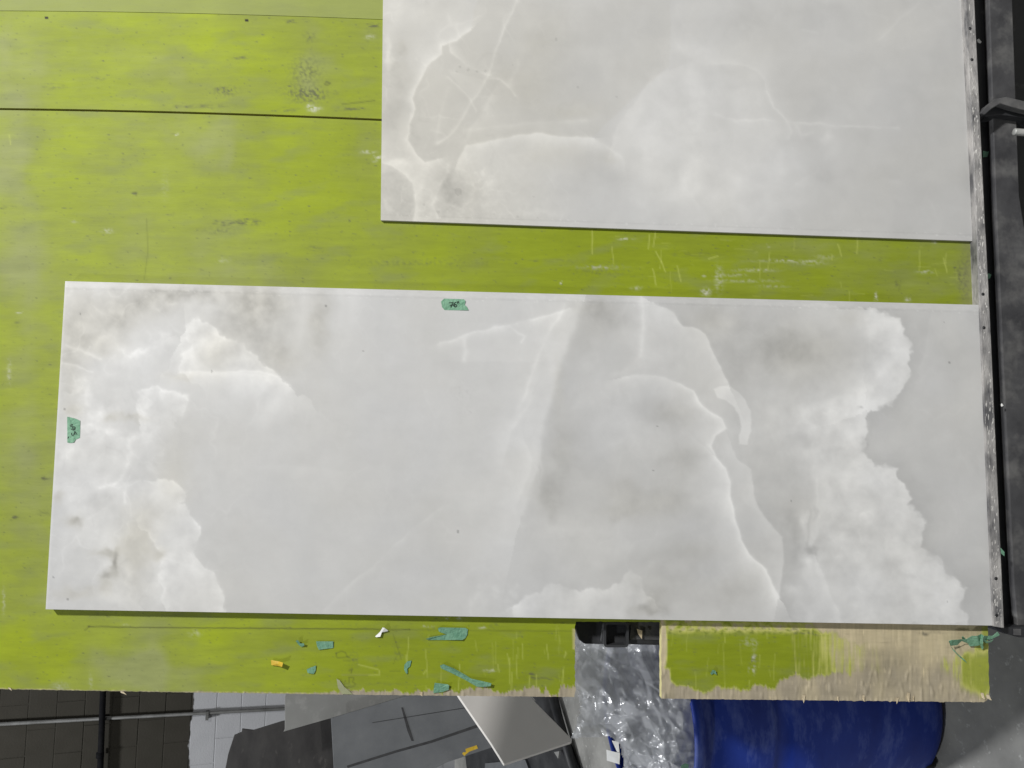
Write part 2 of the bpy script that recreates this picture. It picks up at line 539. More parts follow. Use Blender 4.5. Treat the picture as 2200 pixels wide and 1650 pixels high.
z_paint = float(on_wall(412, 1540)[2])
M_WALL = wall_mat('painted_block', z_paint)
wl = on_wall(300, 1480); wr = on_wall(300, 1660)
wall = empty('block_wall', (float(wl[0]) - 0.5, WALL_Y, 0), 'concrete block wall, lower half painted pale grey, upper half bare dark blocks', 'wall')
box_xyz('mortar_backing', (-7.0, WALL_Y + 0.0035, 0.0), (-0.5, WALL_Y + 0.2, 5.6), M_WALL, wall)
BL, BH = 0.4064, 0.2032
x_lo = float(min(wl[0], wr[0])) - 1.0; x_hi = float(max(wl[0], wr[0])) + 0.45
bme = None
row = 0
z = 0.0
z_off = float(on_wall(120, 1560)[2]) % BH
while z < 4.75:
    x = x_lo + (BL / 2 if row % 2 else 0)
    while x < x_hi:
        if bme is None:
            g = 0.0026
            o = box_xyz('block', (-BL / 2 + g, -0.0, -BH / 2 + g), (BL / 2 - g, 0.05, BH / 2 - g), M_WALL, None)
            o.data.transform(Matrix.Translation(o.location)); o.location = (0, 0, 0)
            bm = bmesh.new(); bm.from_mesh(o.data)
            bmesh.ops.bevel(bm, geom=[e for e in bm.edges if all(abs(v.co.y) < 1e-4 for v in e.verts)], offset=0.003, segments=1, affect='EDGES')
            bm.to_mesh(o.data); bm.free()
            bme = o.data
        else:
            o = bpy.data.objects.new('block', bme); COL.objects.link(o)
        o.parent = wall
        o.location = (x - wall.location.x, random.uniform(-0.0015, 0.0015), z + z_off - wall.location.z + BH / 2)
        x += BL
    z += BH; row += 1

p0 = on_wall(-60, 1559, 0.03); p1 = on_wall(700, 1518, 0.03)
dz = (p1 - p0)
c = empty('conduit', (float(p1[0]), float(p1[1]), 0), 'thin grey conduit running straight up the block wall', 'conduit')
pb = p0 + dz * (p0[2] / -dz[2])
tube('pipe', [p0, p1, pb + np.array([0, 0, 0.0])], 0.014, M_GALV, c)
s = on_wall(445, 1537, 0.03)
box_xyz('strap', (s[0] - 0.035, WALL_Y - 0.05, s[2] - 0.012), (s[0] + 0.035, WALL_Y - 0.001, s[2] + 0.012), M_GALV, c)
a0 = on_wall(223, 1440, 0.06); a1 = on_wall(213, 1720, 0.06)
dv = (a1 - a0) / np.linalg.norm(a1 - a0)
bp_ = empty('horizontal_pipe', (float(a0[0]), float(a0[1]), float(a0[2])), 'black horizontal pipe crossing the bare dark blocks', 'pipe')
tube('pipe', [a0 - dv * 0.8, a1 + dv * 0.8], 0.024, M_PITCH, bp_)
cp = on_wall(215, 1622, 0.06)
tube('coupling', [cp - dv * 0.02, cp + dv * 0.02], 0.031, M_PITCH, bp_)

# ------------------------------------------------------------------ stone remnants on the far rack
def remnant(name, pts, corner_px, y0, yaw, lean, thick, mat, label, marks=(), bevel=0.002):
    """an upright plate: faces the viewer turned by yaw, tipped back by lean"""
    n = np.array([math.sin(yaw) * math.cos(lean), -math.cos(yaw) * math.cos(lean), math.sin(lean)])
    p = on_plane(corner_px[0], corner_px[1], (0, y0, 0), (0, 1, 0))
    face = np.array([on_plane(x, y, p, n) for x, y in pts])
    ctr = np.array([face[:, 0].mean(), face[:, 1].mean(), face[:, 2].min()])
    r = empty(name, ctr, label, 'stone remnant')
    slab_from_face('plate', face, -n * thick, mat, r, bevel=bevel)
    for (nm, mp, mm) in marks:
        f = np.array([on_plane(x, y, p + n * 0.0012, n) for x, y in mp])
        slab_from_face(nm, f, -n * 0.0011, mm, r)
    return r, p, n


remnant('stone_remnant', [(482, 1662), (490, 1620), (503, 1580), (519, 1573), (520, 1566), (545, 1569), (606, 1550), (720, 1530), (735, 1662)],
        (720, 1600), 5.55, 0.10, 0.12, 0.02, M_REM_B, 'broken black stone piece with a jagged upper edge leaning beside the pale wall')
remnant('stone_remnant', [(612, 1497), (612, 1566), (609, 1572), (700, 1546), (893, 1495), (880, 1470), (618, 1470)],
        (612, 1570), 5.15, 0.25, 0.10, 0.022, M_REM_A, 'plain mid grey slab offcut with a slanting lower edge just under the green table')
remnant('stone_remnant', [(711, 1543), (862, 1498), (990, 1470), (1075, 1600), (960, 1638), (900, 1668), (718, 1668)],
        (980, 1600), 4.85, 0.22, 0.16, 0.02, M_REM_C, 'slate grey stone piece with dark saw marks and a yellow tape scrap',
        marks=[('saw_mark', [(745, 1645), (850, 1612), (925, 1591), (1024, 1557), (1026, 1563), (928, 1596), (852, 1617), (747, 1650)], M_CHALK),
               ('saw_mark', [(862, 1520), (866, 1520), (884, 1575), (889, 1592), (884, 1592), (875, 1570)], M_CHALK),
               ('pencil_line', [(800, 1552), (1000, 1520), (1000, 1521.5), (800, 1553.5)], M_CHALK),
               ('tape', [(1000, 1609), (1024, 1601), (1027, 1608), (1008, 1615), (1002, 1620), (998, 1624), (993, 1620), (995, 1616), (1001, 1616)], M_YELLOW)])
remnant('stone_remnant', [(960, 1455), (986, 1497), (1055, 1597), (1083, 1642), (1228, 1594), (1229, 1588), (1147, 1505), (1105, 1455)],
        (1228, 1592), 3.95, 0.70, 0.16, 0.03, M_REM_D, 'smooth beige slab offcut standing tilted on its corner, nearest of the offcuts', bevel=0.003)
remnant('stone_remnant', [(1060, 1490), (1070, 1497), (1146, 1511), (1151, 1505), (1140, 1490)],
        (1146, 1508), 4.6, 0.5, 0.1, 0.02, M_REM_A, 'narrow pale strip of stone lying behind the beige offcut')

# steel rack that holds the offcuts
pc = at_z(1180, 1560, 0.0)
rk = empty('offcut_rack', pc, 'low black steel rack on the floor holding the stone offcuts', 'rack')
fl = lambda x, y, z=0.0: at_z(x, y, z)
slab_from_face('floor_shade_plate', np.array([fl(985, 1480), fl(1195, 1480), fl(1214, 1560), fl(1262, 1690), fl(1010, 1690)]) + [0, 0, 0.012], [0, 0, -0.0115], M_BLACK, rk)  # black sheet added to stand in for the floor shadow below the offcuts
q0, q1 = fl(1185, 1490, 0.05), fl(1245, 1700, 0.05)
tube('base_rail', [q0, q1], 0.03, M_BLACK, rk, seg=8)
g0 = fl(1152, 1498); g1 = fl(1185, 1530)
box_xyz('back_post', (min(g0[0], g1[0]) + 0.25, g0[1] + 0.25, 0.0125), (min(g0[0], g1[0]) + 0.33, g0[1] + 0.33, 1.3), M_GRIP, rk)
ch = np.array([fl(1190, 1616, 0.06), fl(1201, 1614, 0.06), fl(1199, 1630, 0.06)])
o = slab_from_face('stone_chip', ch, [0, 0, -0.012], M_REM_A)
setp(o, 'small pale triangular stone chip below the beige offcut', 'chip')
o = slab_from_face('stone_offcut', np.array([fl(1042, 1640, .03), fl(1128, 1632, .03), fl(1150, 1690, .03), fl(1040, 1690, .03)]), [0, 0, -0.017], M_REM_C)
setp(o, 'flat grey offcut lying at the bottom edge below the beige slab', 'stone remnant')

# ------------------------------------------------------------------ barrel on its dolly, clear bag
ZB, ZT = 0.004, 0.882
near = at_z(1490, 1525, ZT)
hd = near - CAM; hd[2] = 0; hd /= np.linalg.norm(hd)
RAD = 0.283
bc = near + hd * RAD


def lathe(name, prof, cx, cy, mat, parent=None, seg=96, smooth=True):
    vs, fs = [], []
    for r_, z_ in prof:
        for k in range(seg):
            t = 2 * np.pi * k / seg
            vs.append((cx + r_ * math.cos(t), cy + r_ * math.sin(t), z_))
    for i in range(len(prof) - 1):
        for k in range(seg):
            fs.append([i * seg + k, i * seg + (k + 1) % seg, (i + 1) * seg + (k + 1) % seg, (i + 1) * seg + k])
    return fix_normals(mesh_obj(name, vs, fs, mat, parent, smooth=smooth))


br = empty('barrel', (bc[0], bc[1], ZB), 'blue plastic open-top barrel standing behind the notched end of the table', 'barrel')
prof = [(0.0, ZB), (RAD - 0.05, ZB), (RAD - 0.02, ZB + 0.006), (RAD - 0.004, ZB + 0.03), (RAD, ZB + 0.06), (RAD + 0.004, ZB + 0.25),
        (RAD + 0.007, ZB + 0.42), (RAD + 0.004, ZB + 0.56), (RAD - 0.001, ZB + 0.575), (RAD - 0.006, ZB + 0.585), (RAD - 0.006, ZB + 0.615), (RAD - 0.001, ZB + 0.625), (RAD + 0.003, ZB + 0.64), (RAD - 0.004, ZT - 0.13), (RAD - 0.010, ZT - 0.085), (RAD - 0.020, ZT - 0.062), (RAD - 0.022, ZT - 0.040), (RAD - 0.012, ZT - 0.033), (RAD - 0.002, ZT - 0.029),
        (RAD + 0.001, ZT - 0.006), (RAD - 0.004, ZT), (RAD - 0.012, ZT), (RAD - 0.016, ZT - 0.01), (RAD - 0.021, ZT - 0.2), (RAD - 0.012, ZB + 0.3), (RAD - 0.02, ZB + 0.03), (0, ZB + 0.02)]
k0 = next(i for i, q in enumerate(prof) if abs(q[1] - (ZT - 0.040)) < 1e-6)
k1 = next(i for i, q in enumerate(prof) if abs(q[1] - (ZT - 0.01)) < 1e-6)
lathe('shell', prof[:k0 + 1], bc[0], bc[1], M_BLUE, br)
lathe('rim', prof[k0:k1 + 1], bc[0], bc[1], M_BLUE, br)
lathe('inner_wall', prof[k1:], bc[0], bc[1], M_BLUE, br)
# loose rubber wheel on the floor against the barrel
wc = at_z(1987, 1634, 0.03)
wh = empty('caster_wheel', (wc[0], wc[1], 0), 'small black caster wheel on the floor at the foot of the blue barrel', 'wheel')
ax = np.array([0.75, -0.6, 0.1]); ax /= np.linalg.norm(ax)
cpt = np.array([wc[0], wc[1], 0.034])
tube('tyre', [cpt - ax * 0.016, cpt - ax * 0.012, cpt + ax * 0.012, cpt + ax * 0.016], [0.026, 0.032, 0.032, 0.026], M_RUBBER, wh, seg=28)
tube('hub', [cpt - ax * 0.019, cpt + ax * 0.019], 0.011, M_ZINC, wh, seg=16)
tube('fork', [cpt + ax * 0.022 + np.array([0, 0, -0.005]), cpt + ax * 0.024 + np.array([0.0, 0.02, 0.05])], 0.007, M_BLACK, wh, seg=8)

# clear film: crumpled sheets spilling out of the barrel mouth
d_near = float((near - CAM) @ (MW @ np.array([0, 0, 1])))


def film_sheet(outline, depth_f, amp, seed, step=5.0):
    o_ = np.array(outline, float)
    xs = np.arange(o_[:, 0].min(), o_[:, 0].max() + step, step)
    ys = np.arange(o_[:, 1].min(), o_[:, 1].max() + step, step)
    X, Y = np.meshgrid(xs, ys)
    jx = X
    jy = Y
    rd = 0
    rk_ = random.Random(seed)
    for k in range(9):
        th = rk_.uniform(0, math.pi); lam = rk_.choice((130, 90, 64, 48, 36, 28)) * rk_.uniform(0.8, 1.25)
        ra = X * math.cos(th) + Y * math.sin(th) + 0.10 * lam * perlin(X / 70, Y / 70, seed + 20 + k)
        ph_ = ra / lam + rk_.random()
        tri = np.abs((ph_ % 1.0) - 0.5) * 2
        loc_ = sstep(-0.12, 0.12, perlin(X / 75 + 7.7 * k, Y / 75, seed + 40 + k))
        rd = rd + (lam / 60.0) * tri * loc_
    rd = rd - rd.mean() + 2.6 * perlin(X / 95, Y / 95, seed + 70)
    D = depth_f(X, Y) - amp * rd
    P = at_depth(jx, jy, D).reshape(-1, 3)
    ny, nx = X.shape
    idx = np.arange(ny * nx).reshape(ny, nx)
    cxm = (X[:-1, :-1] + X[1:, 1:]) / 2; cym = (Y[:-1, :-1] + Y[1:, 1:]) / 2
    cm = inside(cxm + 3 * perlin(cxm / 14, cym / 14, seed), cym, outline)
    q = np.stack([idx[:-1, :-1], idx[1:, :-1], idx[1:, 1:], idx[:-1, 1:]], -1)[cm]
    us = np.unique(q); rm = np.full(ny * nx, -1); rm[us] = np.arange(len(us))
    return P[us], rm[q]


bag = empty('plastic_bag', (bc[0], bc[1], ZB + 0.02), 'crumpled clear plastic bag bulging out of the blue barrel', 'bag')
dep1 = lambda X, Y: d_near + 0.02 + 0.10 * sstep(1480, 1240, X) + 0.10 * sstep(1520, 1380, Y)
v_, f_ = film_sheet([(1236, 1368), (1424, 1368), (1440, 1470), (1484, 1500), (1496, 1560), (1502, 1600), (1502, 1668), (1345, 1668), (1332, 1600), (1310, 1582),
                     (1227, 1586), (1238, 1555), (1246, 1520), (1238, 1450)], dep1, 0.0070, 3, 2.4)
mesh_obj('film', v_, f_, M_FILM, bag)
dep2 = lambda X, Y: d_near + 0.09 + 0.12 * sstep(1480, 1240, X) + 0.10 * sstep(1520, 1380, Y)
v_, f_ = film_sheet([(1242, 1372), (1420, 1372), (1430, 1480), (1470, 1540), (1482, 1600), (1482, 1668), (1352, 1668), (1335, 1575), (1290, 1565), (1250, 1560), (1250, 1500)], dep2, 0.009, 9, 3.0)
mesh_obj('film', v_, f_, M_FILM, bag)
dep3 = lambda X, Y: d_near + 0.05 + 0.05 * sstep(1480, 1330, X) + 0.0 * Y
v_, f_ = film_sheet([(1345, 1540), (1400, 1500), (1486, 1505), (1500, 1570), (1500, 1668), (1338, 1668)], dep3, 0.010, 21, 2.6)
mesh_obj('film', v_, f_, M_FILM, bag)

tg = at_depth(np.array([1303., 1332, 1331, 1304]), np.array([1611., 1618, 1642, 1634]), d_near - 0.02 + np.array([0.028, 0.0, 0.0, 0.028]))
tg2 = at_depth(np.array([1315., 1329, 1331, 1326]), np.array([1591., 1594, 1617, 1616]), d_near - 0.018 + np.array([0.018, 0.004, 0.0, 0.006]))
tr_ = empty('paper_tag', tg.min(0), 'torn white paper tag hanging at the far rim of the blue barrel', 'tag')
slab_from_face('tag_sheet', tg, hd * 0.0008, M_WHITEP, tr_)
slab_from_face('tag_strip', tg2, hd * 0.0008, M_WHITEP, tr_)
gt = at_depth(np.array([1463., 1472, 1480, 1479, 1470, 1464]), np.array([1645., 1640, 1642, 1652, 1655, 1654]), np.full(6, d_near - 0.008))
setp(slab_from_face('tape_scrap', gt, hd * 0.0008, M_TAPE), 'tiny green tape scrap stuck on the clear bag at the bottom edge of the picture', 'tape')

# ------------------------------------------------------------------ the tilted table
tb_org = B(2125.0, 700.0)
table = empty('tilt_table', (tb_org[0], tb_org[1], 0), 'tilted work table faced with worn lime green plywood above a black steel base', 'work table')
STEP = 2.5
G_MID = lin(142, 153, 58)
G_SAT = lin(144, 158, 28)
G_GREY = lin(148, 155, 95)
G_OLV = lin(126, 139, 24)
W_TAN = lin(190, 177, 145)
W_GREY = lin(161, 151, 131)
W_DARK = lin(118, 112, 95)


def board_pigment(X, Y):
    gx, gy = X / 100.0, Y / 100.0
    n_big = fbm(gx / 2.1, gy / 1.3, 4, 3)
    n_mid = fbm(gx * 1.0, gy * 2.0, 4, 8)
    n_col = fbm(gx * 0.9, gy * 0.25, 3, 14)                    # roller bands across the sheet
    sat = np.full(X.shape, 0.22) + 0.95 * n_big + 0.45 * n_mid + 0.55 * n_col
    pt = Paint(X + 30 * perlin(gx * 1.7, gy * 1.7, 31), Y + 22 * perlin(gx * 1.7, gy * 1.7, 32))
    for (x, y, rx, ry, a) in [(640, 370, 170, 130, .55), (610, 330, 60, 60, .3), (740, 420, 70, 110, .3), (260, 195, 170, 40, .45), (180, 100, 80, 70, .3), (540, 150, 90, 30, .7),
                              (600, 230, 120, 20, .5), (400, 70, 200, 30, .3), (90, 1410, 100, 60, .75), (700, 560, 220, 60, .3), (1000, 1420, 330, 110, .7),
                              (620, 1400, 250, 90, .4), (1250, 560, 180, 90, .75), (1450, 590, 220, 70, .45), (1560, 1410, 160, 80, .7), (130, 330, 60, 200, .15),
                              (420, 90, 300, 20, .35), (150, 1000, 25, 300, .15)]:
        pt.blob(sat, x, y, rx, ry, 1.25 * a)
    for (x, y, rx, ry, a) in [(20, 350, 55, 160, -.8), (330, 130, 60, 60, -.4), (400, 290, 90, 60, -.55), (20, 100, 40, 60, -.5), (660, 150, 50, 40, -.5), (670, 210, 40, 60, -.6),
                              (460, 500, 70, 40, -.45), (500, 570, 120, 60, -.5), (780, 385, 50, 25, -.5), (640, 300, 40, 20, -.3), (50, 900, 60, 250, -.35), (250, 1440, 120, 60, -.75),
                              (330, 1400, 40, 90, -.5), (110, 1290, 60, 40, -.4), (130, 1480, 30, 20, -.5), (1930, 570, 260, 80, -.75), (2060, 600, 60, 60, -.4), (60, 560, 60, 90, -.3),
                              (1700, 530, 160, 25, -.4), (800, 320, 25, 40, -.45), (480, 290, 30, 40, -.5), (480, 350, 20, 25, -.3), (90, 640, 60, 120, -.2)]:
        pt.blob(sat, x, y, rx, ry, 1.25 * a)
    sat[Y < 30 + X * 0.0] *= 1.0
    c = G_MID + (G_SAT - G_MID) * np.clip(sat, 0, 1)[..., None] + (G_GREY - G_MID) * np.clip(-sat * 1.2, 0, 1)[..., None]
    olv_falloff = sstep(450, 1000, X) * sstep(1290, 1380, Y) * 0.95 + (0.35 * sstep(350, 800, X) + 0.5 * sstep(800, 1150, X)) * (Y < 800)  # olive paint tone, its deepening to the right also painting in the lamp falloff
    c = c + (G_OLV - c) * (olv_falloff * (0.85 + 0.6 * n_mid))[..., None].clip(0, 1)
    c = c * (1 + 0.15 * n_mid + 0.14 * n_big + 0.10 * fbm(gx * 0.6, gy * 6.0, 4, 501) + 0.06 * fbm(gx * 3, gy * 30, 3, 505))[..., None]
    stn = np.clip(fbm(gx * 0.9, gy * 2.6, 5, 511) - 0.10, 0, 1) * 1.1                     # dull film of old slurry
    c = c + (lin(126, 134, 82) - c) * np.clip(stn, 0, 0.45)[..., None]
    # fine dirt
    dirt = np.zeros(X.shape)
    n_f = fbm(gx * 7, gy * 22, 3, 40)
    n_s = fbm(gx * 14, gy * 14, 3, 44)
    spk = np.clip(0.35 + 2.2 * n_s, 0, 1.6)
    strk = np.clip(0.5 + 2.0 * n_f, 0, 1.6)
    p0_ = Paint(X + 6 * n_f, Y + 3 * n_s)
    for (x, y, rx, ry, a) in [(530, 477, 32, 6, .75), (480, 480, 22, 6, .5), (470, 497, 36, 9, .3), (485, 196, 22, 9, .75), (468, 191, 6, 4, .5), (520, 125, 20, 5, .45), (215, 169, 12, 4, .45),
                              (115, 186, 22, 6, .45), (640, 198, 40, 8, .3), (665, 80, 12, 10, .5), (655, 155, 32, 28, .5), (650, 205, 26, 16, .6), (680, 205, 20, 14, .6), (430, 228, 60, 4, .45), (620, 236, 18, 5, .55),
                              (805, 55, 12, 6, .8), (625, 47, 14, 4, .6), (660, 44, 8, 3, .5), (757, 234, 24, 3, 1.0), (703, 179, 6, 3, .4), (720, 200, 8, 4, .5), (675, 532, 14, 5, .45),
                              (30, 1112, 10, 4, .9), (98, 1028, 8, 3, .9), (95, 1103, 12, 3, .5), (38, 693, 6, 2, .6), (15, 445, 18, 4, .3), (290, 415, 5, 3, .8), (265, 345, 3, 4, .5), (430, 275, 4, 2, .6),
                              (1140, 1451, 9, 6, 1.1), (1175, 1458, 32, 4, .5), (895, 1482, 4, 3, .9), (1620, 1420, 10, 10, .6), (1610, 1352, 60, 3, .4), (1715, 1358, 50, 4, .8), (1760, 1362, 20, 3, .6),
                              (1892, 556, 3, 7, .5), (1930, 612, 8, 10, .4), (2065, 590, 10, 26, .6), (2075, 620, 8, 30, .5), (2080, 560, 8, 40, .4), (1735, 590, 8, 3, .5), (1290, 580, 60, 14, .25), (900, 565, 160, 8, .2),
                              (1190, 560, 60, 3, .25), (1500, 548, 70, 4, .25), (840, 1470, 60, 3, .2), (760, 1420, 10, 24, .3), (855, 1400, 8, 20, .3), (560, 1490, 40, 3, .3), (1060, 1345, 12, 8, .3), (930, 1350, 14, 8, .25)]:
        p0_.blob(dirt, x, y, rx, ry, a, 2.0, spk if min(rx, ry) > 7 else strk)
    dirt += 0.9 * np.clip(n_f * strk - 0.42, 0, 1) + 0.8 * np.clip(fbm(gx * 5, gy * 11, 4, 52) - 0.36, 0, 1)
    specks = np.clip(perlin(X / 7, Y / 5, 61) - 0.93, 0, 1) * 6
    dirt += specks * sstep(-0.1, 0.3, n_mid)
    D_GREY = lin(96, 100, 66)
    c = c + (D_GREY - c) * np.clip(1.6 * dirt, 0, 0.95)[..., None]
    # whitish scuffs
    wht = np.zeros(X.shape)
    for (x, y, rx, ry, a) in [(232, 497, 10, 4, .8), (160, 477, 8, 3, .3), (675, 234, 12, 6, 1.0), (665, 228, 5, 4, .8), (812, 338, 8, 4, .8), (790, 327, 16, 3, .6), (805, 345, 5, 4, .6), (380, 289, 4, 3, .9),
                              (795, 80, 10, 4, .5), (1518, 628, 8, 7, 1.2), (1882, 639, 3, 8, 1.2), (1951, 643, 6, 4, .8), (2007, 520, 4, 3, 1.1), (1513, 593, 2.5, 2.5, 1), (1650, 529, 3, 3, .9), (1206, 608, 2.5, 2.5, 1),
                              (1345, 514, 14, 2, .8), (1290, 575, 40, 4, .4), (1368, 619, 9, 4, .6), (1545, 600, 8, 24, .45), (1575, 592, 24, 3, .4), (1625, 581, 40, 3, .5), (1690, 561, 60, 3, .45), (1740, 566, 30, 4, .35),
                              (1610, 604, 60, 3, .35), (1660, 616, 30, 3, .3), (1770, 553, 20, 4, .35), (1990, 585, 16, 3, .5), (40, 672, 6, 2, .8), (20, 800, 4, 22, .45), (8, 1290, 3, 24, .5),
                              (270, 1342, 8, 3, .3), (420, 1362, 12, 7, .3), (195, 1465, 4, 16, .3), (130, 1476, 16, 8, .35), (985, 1328, 5, 3, 1), (962, 1328, 3, 2, .8), (1035, 1349, 9, 2, .6), (920, 1346, 12, 2, .5),
                              (1055, 1441, 12, 3, .6), (1620, 1440, 3, 8, .9), (1608, 1441, 2, 5, .7), (1622, 1385, 4, 8, .4), (1610, 1380, 16, 10, .25), (1620, 1412, 4, 10, .6), (480, 560, 12, 5, .3), (355, 400, 8, 30, .1)]:
        p0_.blob(wht, x, y, rx, ry, a, 2.0, np.clip(0.5 + 1.5 * n_s + 1.0 * n_f, 0, 1.6))
    c = c + (lin(205, 205, 192) - c) * np.clip(wht, 0, 1)[..., None]
    # scratches through the paint, across the sheet
    scr = np.zeros(X.shape)
    rs = random.Random(5)
    ps = Paint(X + 1.5 * perlin(gx * 4, gy * 4, 70), Y)
    for _ in range(70):
        r = rs.random()
        if r < 0.45:
            x = rs.uniform(860, 1232); y = rs.uniform(1345, 1480); L = rs.uniform(8, 60)
        elif r < 0.75:
            x = rs.uniform(1430, 1800); y = rs.uniform(1345, 1470); L = rs.uniform(10, 60)
        else:
            x = rs.uniform(1260, 2080); y = rs.uniform(500, 630); L = rs.uniform(5, 45)
        ps.stroke(scr, [(x, y), (x + rs.uniform(-4, 4), y + L)], 1.3, 1.3, rs.uniform(.2, .7), 2)
    for pts in [[(1272, 495), (1272, 545)], [(1408, 498), (1404, 530)], [(1395, 505), (1393, 534)], [(1410, 540), (1430, 584)], [(1402, 578), (1410, 612)], [(1456, 572), (1462, 604)],
                [(1800, 525), (1808, 550)], [(1843, 500), (1842, 545)], [(2028, 555), (2034, 585)], [(1522, 556), (1542, 550)],
                [(735, 1450), (815, 1450), (815, 1441)], [(770, 1428), (812, 1438)], [(915, 1440), (910, 1448)], [(1215, 1400), (1212, 1412), (1216, 1404)], [(20, 290), (22, 310)]]:
        ps.stroke(scr, pts, 1.5, 1.5, .7, 2)
    for _ in range(45):                                        # short light flecks along the grain
        x = rs.uniform(1300, 2090); y = rs.uniform(500, 640); L = rs.uniform(4, 40)
        ps.stroke(scr, [(x, y), (x + L, y + rs.uniform(-2, 3))], 1.2, 1.2, rs.uniform(.1, .35), 2)
    c = c + (lin(178, 186, 92) - c) * np.clip(0.75 * scr, 0, .8)[..., None]
    # pencil
    pen = np.zeros(X.shape)
    pp = Paint(X, Y + 0.8 * perlin(gx * 5, gy * 5, 77))
    for pts, a in [([(190, 1346), (400, 1349), (700, 1351), (880, 1353)], .75), ([(880, 1353), (1232, 1356)], .35), ([(1422, 1356), (1700, 1357)], .45), ([(182, 1354), (192, 1346)], .5),
                   ([(722, 1404), (724, 1413), (750, 1412)], .5), ([(722, 1404), (733, 1398), (742, 1402), (746, 1411)], .45), ([(738, 1419), (751, 1420)], .35),
                   ([(750, 1441), (757, 1438), (754, 1446)], .6), ([(735, 1450), (790, 1450)], .45), ([(742, 1462), (740, 1468), (750, 1468), (750, 1455), (760, 1456), (758, 1466), (764, 1470), (760, 1475), (742, 1476)], .5),
                   ([(845, 1364), (862, 1416)], .35), ([(838, 1442), (860, 1442)], .35), ([(845, 1426), (852, 1410)], .3), ([(315, 470), (318, 540), (310, 600)], .3), ([(735, 224), (790, 218), (805, 216)], .5),
                   ([(285, 414), (293, 413), (293, 420)], .5), ([(698, 180), (703, 176), (710, 179), (704, 183), (697, 181)], .6)]:
        pp.stroke(pen, pts, 1.5, 1.5, a, 2)
    c = c + (lin(82, 86, 40) - c) * np.clip(pen, 0, .9)[..., None]
    # screw holes
    for (x, y) in [(100, 38), (530, 44)]:
        m = np.hypot(X - x, Y - y) < 3.4
        c[m] = lin(30, 30, 18)
    return c, sat


# --- main sheet, with its notch
xs = np.arange(-420, 2127, STEP)
k = np.argmin(np.abs(xs - 1237)); xs[k] = 1237.0
k2 = np.argmin(np.abs(xs - 1421)); xs[k2] = 1421.0
xs[-1] = 2126.0
xs = xs[(xs <= 2126.0)]
ysA = np.concatenate([np.linspace(0, 1, 445)])
nB = 69
nrow = len(ysA) + nB
PX = np.zeros((nrow, len(xs))); PY = np.zeros((nrow, len(xs)))
seam = lambda x: 233.5 + 0.0118 * x + 0.0000205 * x * x           # top edge of the main sheet
fiber = perlin(xs / 5.0, xs * 0 + 3.3, 5)
y_not = 1335.5 + 0.006 * (xs - 1237) + 1.2 * perlin(xs / 12.0, xs * 0, 2)
y_bot = np.interp(xs, [-420, 0, 420, 720, 1237, 1421, 2126], [1474, 1480.5, 1488, 1492, 1497.5, 1501, 1508.5]) + 0.8 * perlin(xs / 9.0, xs * 0 + 1, 6)
jag = sstep(700, 950, xs) * np.clip(fiber * 0.6 + 0.8 * perlin(xs / 19.0, xs * 0 + 8, 15) - 0.2, 0, 1) * 3.2 * (0.4 + sstep(1700, 1900, xs))
y_bot = y_bot + jag
y_bot = y_bot - np.clip(xs - 2112, 0, 20) ** 2 * 0.055              # rounded, broken corner
y_top = seam(xs) + 3.0
for i, t in enumerate(ysA):
    PY[i] = y_top + (y_not - y_top) * t
for i in range(nB):
    PY[len(ysA) + i] = y_not + (y_bot - y_not) * ((i + 1) / nB)
PX[:] = xs
# lower right end of the sheet sits a little left higher up (2098 at the seam, 2126 below)
endx = np.interp(PY[:, -1], [200, 520, 655, 1340, 1510], [2082, 2096, 2101, 2122, 2126])
PX = PX - np.clip((PX - 1900) / 226, 0, 1) * (2126 - endx)[:, None]
PX[:, -1] += 1.5 * perlin(PY[:, -1] / 15, 0 * PY[:, -1], 9)
# chewed notch flanks
nm = sstep(1330, 1345, PY)
PX += nm * (3.0 * perlin(PY / 16, PX * 0, 12) - 1.5) * np.exp(-((PX - 1237) / 8) ** 2)
PX += nm * (1.6 * perlin(PY / 20, PX * 0 + 5, 13)) * np.exp(-((PX - 1421) / 8) ** 2)
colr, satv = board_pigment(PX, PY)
X, Y = PX, PY
gx, gy = X / 100, Y / 100
fib = perlin(X / 4.5, Y / 70, 21) + 0.6 * perlin(X / 11, Y / 90, 22)
tear = fbm(gx * 3.2, gy * 0.9, 4, 25)
# bare wood: outlines of what is still painted, right of the notch
keepA = [(1428, 1330), (1735, 1330), (1760, 1355), (1830, 1374), (1950, 1390), (1950, 1432), (1850, 1440), (1790, 1450), (1720, 1452), (1684, 1462), (1655, 1478), (1600, 1482), (1560, 1476), (1500, 1482), (1456, 1478), (1442, 1466), (1438, 1437), (1426, 1432)]
keepB = [(1990, 1440), (2030, 1424), (2060, 1412), (2094, 1398), (2140, 1396), (2140, 1478), (2104, 1488), (2080, 1484), (2056, 1470), (2044, 1452)]
keepC = [(2108, 1340), (2140, 1340), (2140, 1398), (2094, 1400), (2104, 1372)]
wp = Paint(X + 14 * tear + 2.0 * fib, Y + 24 * tear + 5 * fib)
bare = np.zeros(X.shape)
right = X > 1418
k_ = right & (Y > 1325)
pA = np.zeros(X.shape)
sub = Paint(wp.X[k_], wp.Y[k_])
nz = (0.30 * fib + 0.55 * tear + 0.5 * fbm(gx * 6, gy * 3, 4, 351))[k_]
Xk, Yk = X[k_], Y[k_]
streak = (0.55 * fib + 0.8 * tear + 0.6 * fbm(gx * 7, gy * 2.2, 4, 352))[k_]
kA = sstep(0.2, 0.8, sub.area(keepA, 11) + 0.25 * nz) * sstep(1895, 1700, Xk + 75 * streak)
kB = sub.area(keepB, 14) * sstep(2010, 2095, Xk + 60 * streak) * 0.85
keep = np.maximum(np.maximum(kA, kB), 0.8 * sub.area(keepC, 5))
